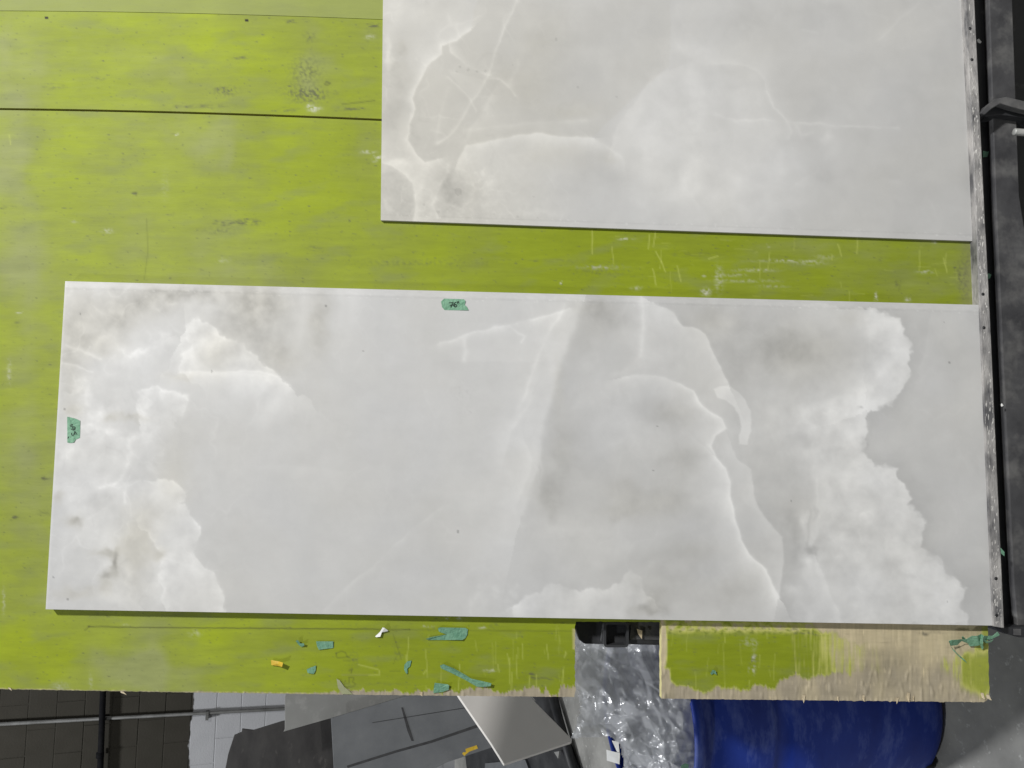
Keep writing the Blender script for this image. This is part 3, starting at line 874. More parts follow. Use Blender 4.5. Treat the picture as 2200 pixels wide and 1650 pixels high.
bare[k_] = 1 - keep
# worn band just under the slab
wb = np.exp(-((Y - 1347) / 10) ** 2) * sstep(1424, 1440, X) * sstep(1800, 1740, X)
bare = np.maximum(bare, np.clip(wb * (0.75 + 1.6 * fbm(gx * 6, gy * 6, 3, 33)), 0, 1) * 0.85)
# frayed strip along the bottom edge, left of the notch
edge_d = y_bot[None, :] - Y
strip_w = np.interp(X, [-400, 400, 520, 640, 700, 780, 900, 1040, 1090, 1160, 1215, 1237], [1.0, 1.5, 3, 1.5, 4, 9, 10, 14, 9, 16, 24, 38])
fr = strip_w * (1.0 + 0.5 * fib + 0.5 * perlin(X / 14, Y / 200, 36) + 1.0 * tear)
bare = np.maximum(bare, np.where(X < 1240, sstep(-2.0, 2.0, fr - edge_d), 0))
bare = np.maximum(bare, np.where((X > 1226) & (X < 1240) & (Y > 1350) & (Y < 1395), 0.7 * sstep(9, 3, np.abs(X - 1237) + 3 * tear), 0))
bare = np.maximum(bare, np.where(X > 1418, sstep(-2, 2, 7 - edge_d + 5 * fib), 0))
wood = W_TAN + (W_GREY - W_TAN) * np.clip(sstep(1400, 1460, Y) * 0.8 + 0.8 * tear + np.where(X < 1240, 0.35, 0), 0, 1)[..., None]
dk = np.zeros(X.shape)
pd = Paint(X + 20 * tear, Y + 10 * tear)
for (x, y, rx, ry, a) in [(1885, 1430, 40, 26, .42), (1935, 1420, 36, 24, .34), (1900, 1470, 60, 18, .25), (1880, 1402, 30, 10, .3), (2010, 1358, 30, 4, .3), (1985, 1362, 8, 3, .8), (2118, 1500, 12, 8, .7), (1440, 1498, 12, 10, .8), (1780, 1490, 80, 10, .2)]:
    pd.blob(dk, x, y, rx, ry, a, 2, np.clip(0.9 + 0.9 * fib, 0.2, 2))
wood = wood + (W_DARK - wood) * np.clip(dk, 0, 0.9)[..., None]
wood = wood * (1 + 0.12 * fib + 0.05 * perlin(X / 3.0, Y / 45, 27) + 0.10 * fbm(gx * 2.5, gy * 5, 4, 271))[..., None]
wood = wood * (1 - 0.35 * np.clip(perlin(X / 40, Y / 2.2, 28) - 0.45, 0, 1) * (Y < 1400))[..., None]
light = np.clip(perlin(X / 3, Y / 28, 29) - 0.55, 0, 1) * 1.6
wood = wood + (lin(222, 206, 168) - wood) * np.clip(light, 0, .8)[..., None]
halo = np.clip(1 - np.abs(bare - 0.45) * 2.6, 0, 1) * (0.5 + 0.5 * (satv > 0))
colr = colr + (lin(190, 200, 40) - colr) * (0.8 * halo * (Y > 1330))[..., None].clip(0, 1)
colr = colr + (wood - colr) * np.clip(bare, 0, 1)[..., None]
# green dark specks left in the worn band
sp2 = np.clip(fbm(gx * 9, gy * 16, 3, 35) - 0.05, 0, 1) * 2.2 * np.exp(-((Y - 1356) / 9) ** 2) * sstep(1424, 1445, X) * sstep(1790, 1730, X)
colr = colr + (lin(100, 112, 40) - colr) * np.clip(sp2, 0, .75)[..., None]
# weathered right end between the two slabs
we = sstep(2040, 2095, X) * (Y < 660) * (0.55 + 0.5 * tear)
colr = colr + (lin(138, 140, 96) - colr) * np.clip(we, 0, .9)[..., None]
chip = np.clip(perlin(X / 8.0, Y / 34, 281) + 0.5 * perlin(X / 4.0, Y / 20, 282) - 0.25, 0, 1) * sstep(1395, 1450, Y)
Wf = bare * (-0.0010 + 0.0036 * chip) + 0.00015 * tear
mask = np.ones((nrow - 1, len(xs) - 1), bool)
cxm = (PX[:-1, :-1] + PX[1:, 1:]) / 2; cym = (PY[:-1, :-1] + PY[1:, 1:]) / 2
jn0 = np.argmin(np.abs(xs - 1237)); jn1 = np.argmin(np.abs(xs - 1421))
mask[len(ysA) - 1:, jn0:jn1] = False
# nothing is seen of the sheet deep behind the slabs
mask[(cxm > 860) & (cxm < 2060) & (cym < 430) & (cym > 300)] = False
mask[(cxm > 190) & (cxm < 2060) & (cym > 700) & (cym < 1270)] = False
EDGE_WOOD = lin(192, 184, 132)
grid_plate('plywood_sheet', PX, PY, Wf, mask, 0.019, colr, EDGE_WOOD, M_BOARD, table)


# --- middle and upper sheets
def strip_sheet(y0f, y1f, x1, grey, wofs):
    xs_ = np.arange(-420, x1, STEP)
    t_ = np.linspace(0, 1, max(6, int(abs(y1f(0) - y0f(0)) / STEP)))
    PX_, T_ = np.meshgrid(xs_, t_)
    PY_ = y0f(PX_) + (y1f(PX_) - y0f(PX_)) * T_
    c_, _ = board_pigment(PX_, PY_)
    if grey:
        c_ = c_ * 0.3 + 0.7 * lin(143, 151, 88) * (1 + 0.12 * fbm(PX_ / 90, PY_ / 40, 4, 90))[..., None]
    m_ = np.ones((PX_.shape[0] - 1, PX_.shape[1] - 1), bool)
    cx_ = (PX_[:-1, :-1] + PX_[1:, 1:]) / 2
    return grid_plate('plywood_sheet', PX_, PY_, np.full(PX_.shape, wofs), m_, 0.019, c_, lin(120, 125, 50), M_BOARD, table)


seam2 = lambda x: 23 + 0.004 * x + 0.000023 * x * x
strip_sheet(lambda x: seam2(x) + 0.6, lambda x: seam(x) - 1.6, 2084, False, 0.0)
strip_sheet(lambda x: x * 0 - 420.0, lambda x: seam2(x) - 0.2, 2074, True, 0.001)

# --- splinters hanging off the sawn edge
sv, sf = [], []
rs = random.Random(3)
for (x, n_) in [(1240, 0)] + [(rs.uniform(1700, 2120), 1) for _ in range(6)] + [(rs.uniform(900, 1235), 1) for _ in range(2)]:
    yb = float(np.interp(x, xs, y_bot))
    if 1237 < x < 1421:
        continue
    Ls = rs.uniform(0.5, 2.5) if x < 1700 else rs.choice((0.8, 1.5, 2.5, 7))
    up = rs.uniform(2, 14); wd = rs.uniform(1.2, 3.6); lean_ = rs.uniform(-4, 4)
    i0 = len(sv)
    for (px_, py_, w_) in [(x - wd, yb - up, 0.0006), (x + wd, yb - up, 0.0006), (x + lean_, yb + Ls, 0.002), (x - wd, yb - up * .3, -0.002), (x + wd, yb - up * .3, -0.002)]:
        sv.append(B(px_, py_, w_))
    sf += [[i0, i0 + 1, i0 + 2], [i0 + 3, i0 + 2, i0 + 4], [i0, i0 + 2, i0 + 3], [i0 + 1, i0 + 4, i0 + 2], [i0, i0 + 3, i0 + 4, i0 + 1]]
for (x, y, L, up) in [(262, 1488, 26, 3), (20, 1479, 14, 2), (2122, 1500, 22, 8), (2110, 1498, 16, 10), (1952, 1504, 4, 16)]:
    i0 = len(sv)
    for (px_, py_, w_) in [(x - 3, y - up, 0.0008), (x + 3, y - up + 1, 0.0008), (x + L * .4, y + 5, 0.003), (x - 3, y, -0.002), (x + 3, y, -0.002)]:
        sv.append(B(px_, py_, w_))
    sf += [[i0, i0 + 1, i0 + 2], [i0 + 3, i0 + 2, i0 + 4], [i0, i0 + 2, i0 + 3], [i0 + 1, i0 + 4, i0 + 2], [i0, i0 + 3, i0 + 4, i0 + 1]]
setp(fix_normals(mesh_obj('splinters', sv, sf, M_SPLINT, table)), kind='stuff')


# --- steel base of the table
def plate_px(name, pts, w, depth, mat, bevel=0.0, parent=table):
    face = np.array([B(x, y, w) for x, y in pts])
    return slab_from_face(name, face, -WD * depth, mat, parent, bevel=bevel)


# ledge bar the slabs stand on (worn bright), bolt holes along it
plate_px('ledge_bar', [(2070, -420), (2074, 0), (2095, 420), (2106, 690), (2134, 1346), (2158, 1350), (2128, 690), (2114, 420), (2094, 0), (2090, -420)], 0.024, 0.045, M_WORN, 0.002)
for (x, y) in [(2084, 61), (2112, 632), (2114, 704), (2140, 1243), (2141, 1322), (2088, 128)]:
    p = B(x, y, 0.0243)
    tube('bolt_hole', [p, p - WD * 0.001], 0.0035, M_BLACK, table, seg=12)
# dried slurry caked on the bar
rs = random.Random(12)
cv, cf = [], []
for _ in range(260):
    y = rs.uniform(-60, 1340)
    if rs.random() < 0.5:
        y = rs.choice((240, 330, 560, 900, 1230, 1300)) + rs.gauss(0, 45)
        y = min(y, 1338)
    xl = float(np.interp(y, [-420, 0, 420, 690, 1346], [2070, 2074, 2095, 2106, 2134])) + 2; xr = float(np.interp(y, [-420, 0, 420, 690, 1350], [2090, 2094, 2114, 2128, 2158])) - 2
    x = rs.uniform(xl, xr); rx_, ry_ = rs.uniform(0.8, 3.2), rs.uniform(1.2, 9)
    rx_ = min(rx_, x - xl + 0.6, xr - x + 0.6)
    i0 = len(cv); nn = 7; hh = rs.uniform(0.0004, 0.0016)
    cv.append(B(x, y, 0.024 + hh))
    for q in range(nn):
        t = 2 * math.pi * q / nn; f = rs.uniform(0.55, 1.1)
        cv.append(B(x + rx_ * f * math.cos(t), y + ry_ * f * math.sin(t), 0.0238))
    cf += [[i0, i0 + 1 + (q + 1) % nn, i0 + 1 + q] for q in range(nn)]
setp(fix_normals(mesh_obj('slurry_crust', cv, cf, M_CRUST, table)), kind='stuff')
plate_px('back_web', [(2060, -420), (2084, 0), (2104, 420), (2128, 900), (2150, 1346), (2215, 1346), (2206, 900), (2170, 420), (2140, 0), (2120, -420)], -0.030, 0.01, M_BLACK)
plate_px('lower_flange', [(2112, -420), (2125, 0), (2139, 420), (2156, 800), (2178, 1250), (2186, 1346), (2290, 1346), (2250, 800), (2190, 420), (2175, 0), (2160, -420)], -0.012, 0.05, M_DUSTY, 0.002)
plate_px('base_panel', [(2130, -420), (2165, 420), (2240, 1346), (2600, 1346), (2600, -420)], -0.10, 0.02, M_BLACK)
plate_px('end_plate', [(2146, 1349), (2230, 1345), (2300, 1345), (2300, 1372), (2190, 1370), (2160, 1362)], 0.004, 0.10, M_BLACK, 0.002)
plate_px('end_patch', [(2178, 1351), (2194, 1351), (2194, 1365), (2178, 1364)], 0.0055, 0.002, M_DUSTY)
# bent bracket crossing the channel, stud beside it
bk = [(2107, 243), (2120, 226), (2138, 212), (2162, 208), (2215, 220), (2300, 236), (2300, 252), (2215, 240), (2175, 230), (2150, 222), (2132, 232), (2116, 246)]
plate_px('bracket', bk, 0.03, 0.018, M_DUSTY, 0.0015)
plate_px('bracket_web', [(2110, 243), (2135, 226), (2150, 222), (2300, 250), (2300, 268), (2150, 246), (2120, 250)], 0.008, 0.05, M_BLACK, 0.0015)
b0 = B(2178, 283, 0.02)
pts_, rad_ = [], []
for i in range(60):
    pts_.append(b0 + UD * (0.0016 * i) + VD * 0.00008 * i)
    rad_.append((0.0062 if i == 0 else 0.0072) + (0.0006 if i % 2 else 0))
tube('threaded_stud', pts_, rad_, M_ZINC, table, seg=20)
for y in (150, 760, 1240):
    q = B(2330, y, -0.07)
    box_xyz('foot', (q[0] - 0.04, q[1] - 0.04, 0.001), (q[0] + 0.04, q[1] + 0.04, float(q[2])), M_BLACK, table)

# frame seen through the notch
plate_px('frame_rail', [(1100, 1300), (1640, 1308), (1640, 1392), (1350, 1385), (1256, 1384), (1243, 1374), (1236, 1352), (1100, 1340)], -0.045, 0.05, M_BLACK, 0.003)
plate_px('frame_gusset', [(1295, 1338), (1304, 1336), (1304, 1386), (1290, 1378)], -0.034, 0.02, M_BLACK, 0.002)
plate_px('frame_plate', [(1356, 1336), (1424, 1336), (1424, 1376), (1352, 1374)], -0.043, 0.01, M_DUSTY, 0.001)
# square socket tube, hollow, pointing at the viewer
cxp, cyp, hs = 1324.0, 1364.0, 27.0
outer, inner = [], []
for (sx, sy) in ((-1, -1), (1, -1), (1, 1), (-1, 1)):
    for a_ in (0.0, 0.25, 0.5, 0.75, 1.0):
        st = {(-1, -1): math.pi, (1, -1): 1.5 * math.pi, (1, 1): 0.0, (-1, 1): 0.5 * math.pi}[(sx, sy)]
        t = st + a_ * math.pi / 2
        outer.append((cxp + sx * (hs - 8) + 8 * math.cos(t), cyp + sy * (hs - 8) + 8 * math.sin(t)))
        inner.append((cxp + sx * (hs - 9) + 4 * math.cos(t), cyp + sy * (hs - 9) + 4 * math.sin(t)))
n_ = len(outer)
vs = [B(x, y, -0.022) for x, y in outer] + [B(x, y, -0.022) for x, y in inner]
bi = [p - WD * 0.05 for p in vs[n_:]]; bo = [p - WD * 0.06 for p in vs[:n_]]
vs = vs + bi + bo
fs = [[i, (i + 1) % n_, (i + 1) % n_ + n_, i + n_] for i in range(n_)]
fs += [[i + n_, (i + 1) % n_ + n_, (i + 1) % n_ + 2 * n_, i + 2 * n_] for i in range(n_)]
fs += [[i, i + 3 * n_, (i + 1) % n_ + 3 * n_, (i + 1) % n_] for i in range(n_)]
fs += [list(range(2 * n_, 3 * n_))]
fix_normals(mesh_obj('socket_tube', vs, fs, M_BLACK, table))
for i, pts in enumerate([[(1368, 1351), (1380, 1355), (1379, 1373), (1371, 1362)], [(1385, 1353), (1393, 1352), (1392, 1361)], [(1344, 1337), (1356, 1338), (1355, 1343), (1347, 1342)]]):
    plate_px('paint_flake', pts, -0.036, 0.001, M_SPLINT if i == 0 else M_DUSTY)

# ------------------------------------------------------------------ the two marble-look slabs
S_BASE = 0.55


def slab_colour(tone, warm):
    t = np.clip(tone, 0.25, 0.82)
    c = np.stack([t * 1.0, t * 0.997, t * 0.988], -1)
    w = np.clip(warm, -0.5, 1.0)[..., None]
    return c * (1 + w * np.array([0.012, -0.012, -0.085]))


def grid_in(quad, nx, ny):
    (ax, ay), (bx, by), (cx_, cy_), (dx, dy) = quad             # TL TR BR BL
    s, t = np.meshgrid(np.linspace(0, 1, nx), np.linspace(0, 1, ny))
    X_ = ax * (1 - s) * (1 - t) + bx * s * (1 - t) + cx_ * s * t + dx * (1 - s) * t
    Y_ = ay * (1 - s) * (1 - t) + by * s * (1 - t) + cy_ * s * t + dy * (1 - s) * t
    return X_, Y_, s, t


def vein_net(gx, gy, sc, seed, width):
    """fine branching cracks: crests of warped noise"""
    a = gx * sc + 0.5 * fbm(gx * sc * 1.3, gy * sc * 1.3, 3, seed + 1); b = gy * sc + 0.5 * fbm(gx * sc * 1.3, gy * sc * 1.3, 3, seed + 2)
    v1 = np.exp(-(np.abs(perlin(a, b, seed)) / width) ** 1.2)
    return v1 * sstep(-0.1, 0.35, fbm(gx * 0.8 * sc, gy * 0.8 * sc, 3, seed + 4))


# ---- lower slab
GAIN = 1.2
QL = [(140, 604), (2104.5, 655), (2134.5, 1344), (98, 1309)]
X, Y, s_, t_ = grid_in(QL, 860, 300)
gx, gy = X / 100, Y / 100
W1 = 6 * fbm(gx * 2.2, gy * 2.2, 2, 101); W2 = 6 * fbm(gx * 2.2, gy * 2.2, 2, 105)
W1b = 6 * perlin(gx * 4, gy * 4, 111) + 3.2 * perlin(gx * 9, gy * 9, 112) + 1.4 * perlin(gx * 19, gy * 19, 113); W2b = 6 * perlin(gx * 4, gy * 4, 115) + 3.2 * perlin(gx * 9, gy * 9, 116) + 1.4 * perlin(gx * 19, gy * 19, 117)
pn = Paint(X + W1 * 2.0 + W1b, Y + W2 * 2.0 + W2b)              # billowy
ps = Paint(X + W1 * 0.8 + 0.22 * W1b, Y + W2 * 0.8 + 0.22 * W2b)  # crisp
cl1 = np.clip(0.95 + 1.5 * fbm(gx * 1.8, gy * 1.8, 6, 120), 0.0, 1.9)
cl2 = np.clip(0.9 + 1.4 * fbm(gx * 3.5, gy * 3.5, 4, 125), 0, 1.9)
tone = np.full(X.shape, S_BASE) + 0.030 * fbm(gx * 0.7, gy * 0.7, 4, 130) + 0.014 * fbm(gx * 2.2, gy * 2.2, 4, 134)
warm = 0.10 + 0.35 * fbm(gx * 0.5, gy * 0.5, 3, 140)
tone += 0.012 * sstep(900, 200, X)
tone -= 0.018 * sstep(1150, 1250, X) * sstep(1560, 1500, X)
# left: mist and warm stains
for (x, y, rx, ry, a) in [(230, 900, 110, 200, .035), (220, 1120, 120, 130, .05), (300, 790, 90, 60, .025), (180, 1000, 60, 80, .03), (330, 1260, 130, 70, .045), (330, 720, 60, 40, .02)]:
    pn.blob(tone, x, y, rx, ry, a, 2, cl1)
for (x, y, rx, ry, a) in [(400, 628, 80, 16, -.085), (300, 650, 90, 26, -.06), (250, 690, 40, 26, -.07), (170, 690, 40, 60, -.05), (150, 800, 26, 80, -.055), (540, 690, 80, 60, -.065), (600, 770, 40, 36, -.04), (220, 740, 40, 24, -.05),
                          (390, 810, 30, 8, -.03), (280, 898, 30, 7, -.06), (235, 898, 12, 6, -.05), (685, 690, 22, 60, -.045), (560, 640, 60, 30, -.04), (460, 760, 40, 40, -.02), (160, 880, 16, 10, -.05)]:
    pn.blob(tone, x, y, rx, ry, 1.6 * a, 2, cl2)
    pn.blob(warm, x, y, rx * 1.2, ry * 1.2, 0.55, 2)
for (x, y, rx, ry, a) in [(167, 1117, 12, 13, -.13), (150, 1120, 12, 10, -.05), (230, 1186, 22, 7, -.08), (248, 1205, 7, 24, -.15), (232, 1237, 14, 10, -.12), (225, 1260, 10, 12, -.04), (125, 1067, 8, 12, -.06), (340, 1190, 12, 10, -.05), (300, 1170, 30, 30, -.03), (285, 1200, 30, 60, -.02),
                          (375, 1020, 30, 60, -.02), (160, 1275, 40, 10, -.03), (310, 1110, 30, 30, -.035)]:
    pn.blob(tone, x, y, rx, ry, 1.5 * a, 2, np.clip(0.5 + 0.5 * cl1, 0, 2))
    pn.blob(warm, x, y, rx * 1.3, ry * 1.3, 0.6, 2)
# billows: bright just inside the edge, fading inward
Ed = [(400, 706), (408, 690), (430, 685), (450, 693), (462, 712), (480, 728), (505, 734), (525, 748), (545, 764), (560, 784), (578, 795), (592, 806)]
pn.stroke(tone, Ed, 3.5, 42, .13, 1.1, cl1)
pn.stroke(tone, [(398, 700), (402, 728), (412, 738), (396, 760), (386, 786), (396, 798)], 22, 4, .075, 1.1, cl1)
ps.stroke(tone, [(390, 800), (440, 800), (500, 798), (560, 799), (590, 807), (622, 826)], 2, 7, .085, 1.2)
ps.stroke(tone, [(400, 806), (470, 803), (560, 806)], 2, 26, .03, 1.2)
pn.stroke(tone, [(300, 895), (297, 868), (306, 846), (335, 836), (372, 840), (396, 852), (400, 870), (390, 890)], 4, 14, .11, 1.2, cl2)
pn.stroke(tone, [(270, 762), (290, 760), (313, 752), (330, 729), (345, 722), (360, 724)], 7, 10, .11, 1.3, cl2)
pn.stroke(tone, [(165, 832), (182, 826), (190, 850), (184, 880), (200, 896), (215, 884)], 10, 16, .11, 1.3, cl2)
pn.stroke(tone, [(190, 915), (230, 928), (280, 945), (312, 936), (318, 910), (310, 890)], 8, 12, .085, 1.3, cl2)
ps.stroke(tone, [(274, 945), (280, 975), (272, 1000), (262, 1030), (245, 1040), (214, 1047)], 5, 5, .09, 1.4, cl2)
ps.stroke(tone, [(266, 1060), (267, 1078)], 4, 4, .08, 1.5)
ps.stroke(tone, [(142, 740), (170, 752), (200, 764), (215, 770)], 4, 5, .08, 1.4, cl2)
ps.stroke(tone, [(135, 780), (165, 786), (200, 800)], 2, 3, .07, 1.4)
pn.stroke(tone, [(200, 740), (225, 720), (250, 735), (262, 752)], 6, 10, .09, 1.3, cl2)
for (x, y, rx, ry, a) in [(150, 970, 30, 26, .07), (160, 1075, 30, 20, .08), (120, 1050, 10, 14, .07), (185, 1090, 20, 40, .04), (225, 1211, 9, 8, .10), (278, 1235, 10, 24, .08), (240, 1280, 30, 14, .07), (200, 1165, 40, 14, .06), (340, 1240, 16, 40, .05), (150, 625, 8, 8, .1), (410, 640, 22, 10, .06), (470, 640, 12, 14, .07), (440, 660, 60, 10, .04), (370, 650, 14, 6, .08)]:
    pn.blob(tone, x, y, rx, ry, a, 2, cl1)
pn.stroke(tone, [(340, 1028), (356, 1027), (374, 1036), (386, 1052), (393, 1068), (388, 1086), (404, 1094), (416, 1112), (427, 1138), (424, 1160), (418, 1182), (420, 1196), (436, 1212), (456, 1232), (470, 1258), (478, 1284), (482, 1312)], 3, 34, .105, 1.1, cl1)
pn.stroke(tone, [(318, 1150), (345, 1180), (352, 1210), (340, 1240), (352, 1290)], 20, 4, .08, 1.2, cl2)
# middle: streaks and thin veins
for (x, w, a) in [(655, 10, .035), (760, 14, .04), (735, 8, .02), (700, 10, -.02), (820, 8, -.01)]:
    ps.stroke(tone, [(x, 600), (x - 4, 690), (x - 20, 760)], w, w, a, 2, np.clip(1.3 - (Y - 620) / 150, 0, 1))
ps.stroke(tone, [(948, 738), (975, 729), (1003, 719), (1065, 703), (1125, 692), (1185, 675), (1226, 664)], 2.5, 9, .075, 1.2, cl1)
ps.stroke(tone, [(998, 730), (1002, 750), (996, 775)], 6, 7, .075, 1.4, cl1)
ps.stroke(tone, [(1000, 776), (1060, 776), (1140, 775)], 20, 2, .022, 1.3)
ps.stroke(tone, [(1095, 700), (1110, 715), (1128, 722), (1118, 735)], 3, 3, .05, 1.5, cl1)
ps.stroke(tone, [(1255, 646), (1240, 690), (1218, 740), (1203, 790), (1188, 850), (1168, 910), (1155, 958), (1157, 1000), (1146, 1022), (1132, 1062), (1122, 1104)], 6.5, 70, .060, 1.2, np.clip(0.7 + 0.5 * cl1, 0, 2))
ps.stroke(tone, [(1255, 646), (1240, 690), (1218, 740), (1203, 790), (1188, 850), (1168, 910), (1155, 958), (1157, 1000)], 30, 3.0, -.035, 1.2)
ps.stroke(tone, [(1216, 655), (1196, 690), (1178, 722), (1158, 758), (1142, 800), (1132, 840), (1118, 872)], 4, 6, .06, 1.3, cl1)
ps.stroke(tone, [(1142, 850), (1132, 880), (1112, 900), (1096, 930), (1088, 965)], 4, 12, .035, 1.3, cl1)
ps.stroke(tone, [(1132, 960), (1142, 990), (1135, 1020), (1120, 1060)], 3, 14, .04, 1.3)
ps.stroke(tone, [(1158, 948), (1160, 990), (1165, 1010), (1158, 1040)], 3, 3, .03, 1.4)
ps.stroke(tone, [(695, 1310), (745, 1262), (798, 1220), (850, 1170), (913, 1114), (960, 1085)], 2.2, 7, .03, 1.3, cl1)
ps.stroke(tone, [(570, 1000), (640, 1003), (720, 1010)], 4, 14, .018, 1.3)
for (x, y, rx, ry, a) in [(1000, 845, 30, 22, -.03), (1008, 884, 16, 8, -.07), (985, 838, 12, 10, -.05), (740, 920, 10, 5, -.04), (745, 923, 5, 3, -.05)]:
    ps.blob(tone, x, y, rx, ry, a, 2, np.clip(2.6 * fbm(gx * 14, gy * 14, 3, 150), 0, 2))
# right of the band: smoky darks and lights
for (x, y, rx, ry, a) in [(1310, 690, 60, 36, -.05), (1270, 660, 40, 16, -.05), (1200, 830, 12, 60, -.03), (1450, 890, 46, 28, -.06), (1475, 985, 60, 40, -.05), (1420, 1080, 60, 30, -.05), (1340, 1060, 40, 30, -.02), (1180, 1060, 34, 50, -.055), (1210, 960, 30, 60, -.03),
                          (1330, 1100, 50, 20, -.04), (1450, 1250, 70, 60, -.035), (1580, 1270, 60, 40, -.045), (1500, 1180, 60, 30, -.02), (1385, 1314, 36, 12, -.10), (1410, 1295, 24, 30, -.04), (1640, 740, 120, 80, -.045), (1740, 760, 110, 60, -.045), (1530, 690, 60, 30, -.03), (1830, 680, 30, 20, -.02)]:
    pn.blob(tone, x, y, rx, ry, 1.35 * a, 2, cl1)
    pn.blob(warm, x, y, rx, ry, 0.28, 2)
for (x, y, rx, ry, a) in [(1270, 800, 46, 30, .04), (1300, 870, 60, 40, .045), (1370, 920, 50, 40, .035), (1340, 960, 60, 24, .03), (1260, 1150, 90, 30, .035), (1210, 1130, 50, 20, .03), (1490, 1050, 30, 34, .03), (1440, 760, 60, 40, .025), (1380, 760, 20, 40, .03), (1560, 960, 20, 40, .04), (1320, 1190, 70, 30, .025), (1330, 800, 26, 10, .03)]:
    pn.blob(tone, x, y, rx, ry, a, 2, cl1)
ps.stroke(tone, [(1378, 640), (1381, 670), (1381, 710), (1377, 760)], 6, 7, .065, 1.4, cl1)
Dm = [(1404, 650), (1430, 662), (1446, 672), (1458, 690), (1468, 702), (1494, 707), (1516, 718), (1524, 738), (1531, 760), (1543, 783), (1556, 806), (1566, 828)]
ps.stroke(tone, Dm, 2.0, 26, .075, 1.1, np.clip(0.6 + 0.7 * cl1, 0, 2))
ps.stroke(tone, Dm, 24, 2, -.02, 1.2)
rib = [(1533, 838), (1548, 830), (1568, 829), (1585, 842), (1600, 856), (1612, 884), (1615, 925), (1607, 955), (1588, 954), (1586, 938), (1593, 918), (1590, 895), (1578, 876), (1560, 860), (1540, 854)]
tone += 0.10 * ps.area(rib, 2.2) * np.clip(0.8 + 0.3 * cl1, 0, 1.4)
ps.blob(tone, 1585, 900, 26, 34, -.03)
V2 = [(1338, 812), (1384, 804), (1430, 812), (1460, 826), (1491, 841), (1501, 864), (1524, 886), (1552, 900), (1558, 920), (1534, 934), (1527, 958), (1539, 986), (1560, 1007), (1567, 1040), (1568, 1070), (1580, 1115), (1591, 1160), (1610, 1190), (1645, 1225), (1660, 1258), (1674, 1284)]
ps.stroke(tone, V2, 2.5, 15, .085, 1.2, np.clip(0.55 + 0.5 * cl1, 0, 2))
ps.stroke(tone, V2[11:], 2.5, 34, .05, 1.3)
ps.stroke(tone, V2[3:], 3.0, 6.5, .05, 1.5, np.clip(0.5 + 0.5 * cl1, 0, 2))
ps.stroke(tone, Dm[3:], 2.0, 7.0, .035, 1.4, np.clip(0.3 + 0.8 * cl2, 0, 2))
V3 = [(1576, 968), (1582, 982), (1592, 994), (1614, 1010), (1619, 1050), (1628, 1088), (1650, 1118), (1682, 1156), (1683, 1200), (1680, 1246), (1673, 1282)]
ps.stroke(tone, V3, 1.6, 12, .050, 1.1)
ps.stroke(tone, V3, 1.6, 60, .018, 1.1)
ps.stroke(tone, V3[4:], 26, 1.5, -.045, 1.2)
# far right billows
right_mist = [(1880, 668), (1928, 686), (1956, 752), (1951, 783), (1959, 800), (1926, 856), (1858, 890), (1862, 940), (1854, 968), (1880, 995), (1926, 1011), (1959, 1077), (1954, 1090), (1987, 1123), (1977, 1179), (2033, 1225), (2068, 1263), (2076, 1345), (1800, 1345),
              (1660, 1345), (1620, 1240), (1620, 1100), (1620, 1000), (1600, 930), (1620, 850), (1750, 800), (1800, 740), (1800, 670)]
mist = pn.area(right_mist, 3.0)
soft = pn.area(right_mist, 60)
lf = np.interp(Y, [660, 760, 830, 880, 950, 1040, 1120, 1200, 1345], [1862, 1866, 1850, 1720, 1735, 1757, 1755, 1765, 1800])
tone += mist * sstep(-34, 30, X - lf + 30 * fbm(gx * 2, gy * 2, 4, 170)) * np.clip(0.075 + 0.085 * (cl1 - 0.9) + 0.03 * vein_net(gx, gy, 2.6, 361, 0.09) - 0.03 * vein_net(gx, gy, 1.9, 371, 0.12), 0.0, 0.2)
Ee = [(1872, 667), (1888, 669), (1905, 673), (1928, 688), (1938, 709), (1951, 727), (1957, 752), (1951, 783), (1960, 800), (1951, 814), (1933, 836), (1926, 856), (1908, 872), (1877, 882)]
pn.stroke(tone, Ee, 2.0, 60, .075, 1.2, np.clip(0.65 + 0.4 * cl1, 0, 2))
pn.stroke(tone, Ee, 14, 2, -.045, 1.2)
Ef = [(1862, 905), (1864, 938), (1850, 966), (1858, 976), (1867, 987), (1880, 995), (1905, 996), (1926, 1011), (1934, 1030), (1951, 1052), (1960, 1077), (1955, 1090), (1974, 1098), (1988, 1123), (1979, 1149), (1977, 1179), (1997, 1189), (2020, 1202), (2034, 1226), (2056, 1243), (2069, 1265), (2069, 1301), (2078, 1322), (2078, 1350)]
pn.stroke(tone, Ef, 2.0, 55, .065, 1.2, np.clip(0.65 + 0.4 * cl1, 0, 2))
pn.stroke(tone, Ef, 16, 2, -.045, 1.2)
for (x, y, rx, ry, a) in [(1846, 877, 7, 4, -.16), (1852, 958, 6, 10, -.16), (1858, 950, 6, 8, -.08), (1795, 1068, 6, 8, -.05), (1890, 1075, 24, 20, -.03), (1820, 1136, 30, 6, -.05), (1900, 1150, 18, 14, -.035), (1740, 1184, 14, 9, -.10), (1752, 1100, 5, 14, -.09), (1780, 1210, 20, 10, -.035), (1960, 1236, 10, 6, -.05), (1990, 1278, 10, 6, -.05), (1740, 945, 20, 12, -.045), (1795, 925, 8, 10, -.03), (1700, 1090, 40, 40, -.035),
                          (1705, 1170, 12, 60, -.05), (1700, 1320, 30, 20, -.05), (1770, 1320, 20, 20, -.03), (1850, 720, 20, 30, -.02), (1880, 830, 12, 20, -.03)]:
    pn.blob(tone, x, y, rx, ry, a, 2, cl1)
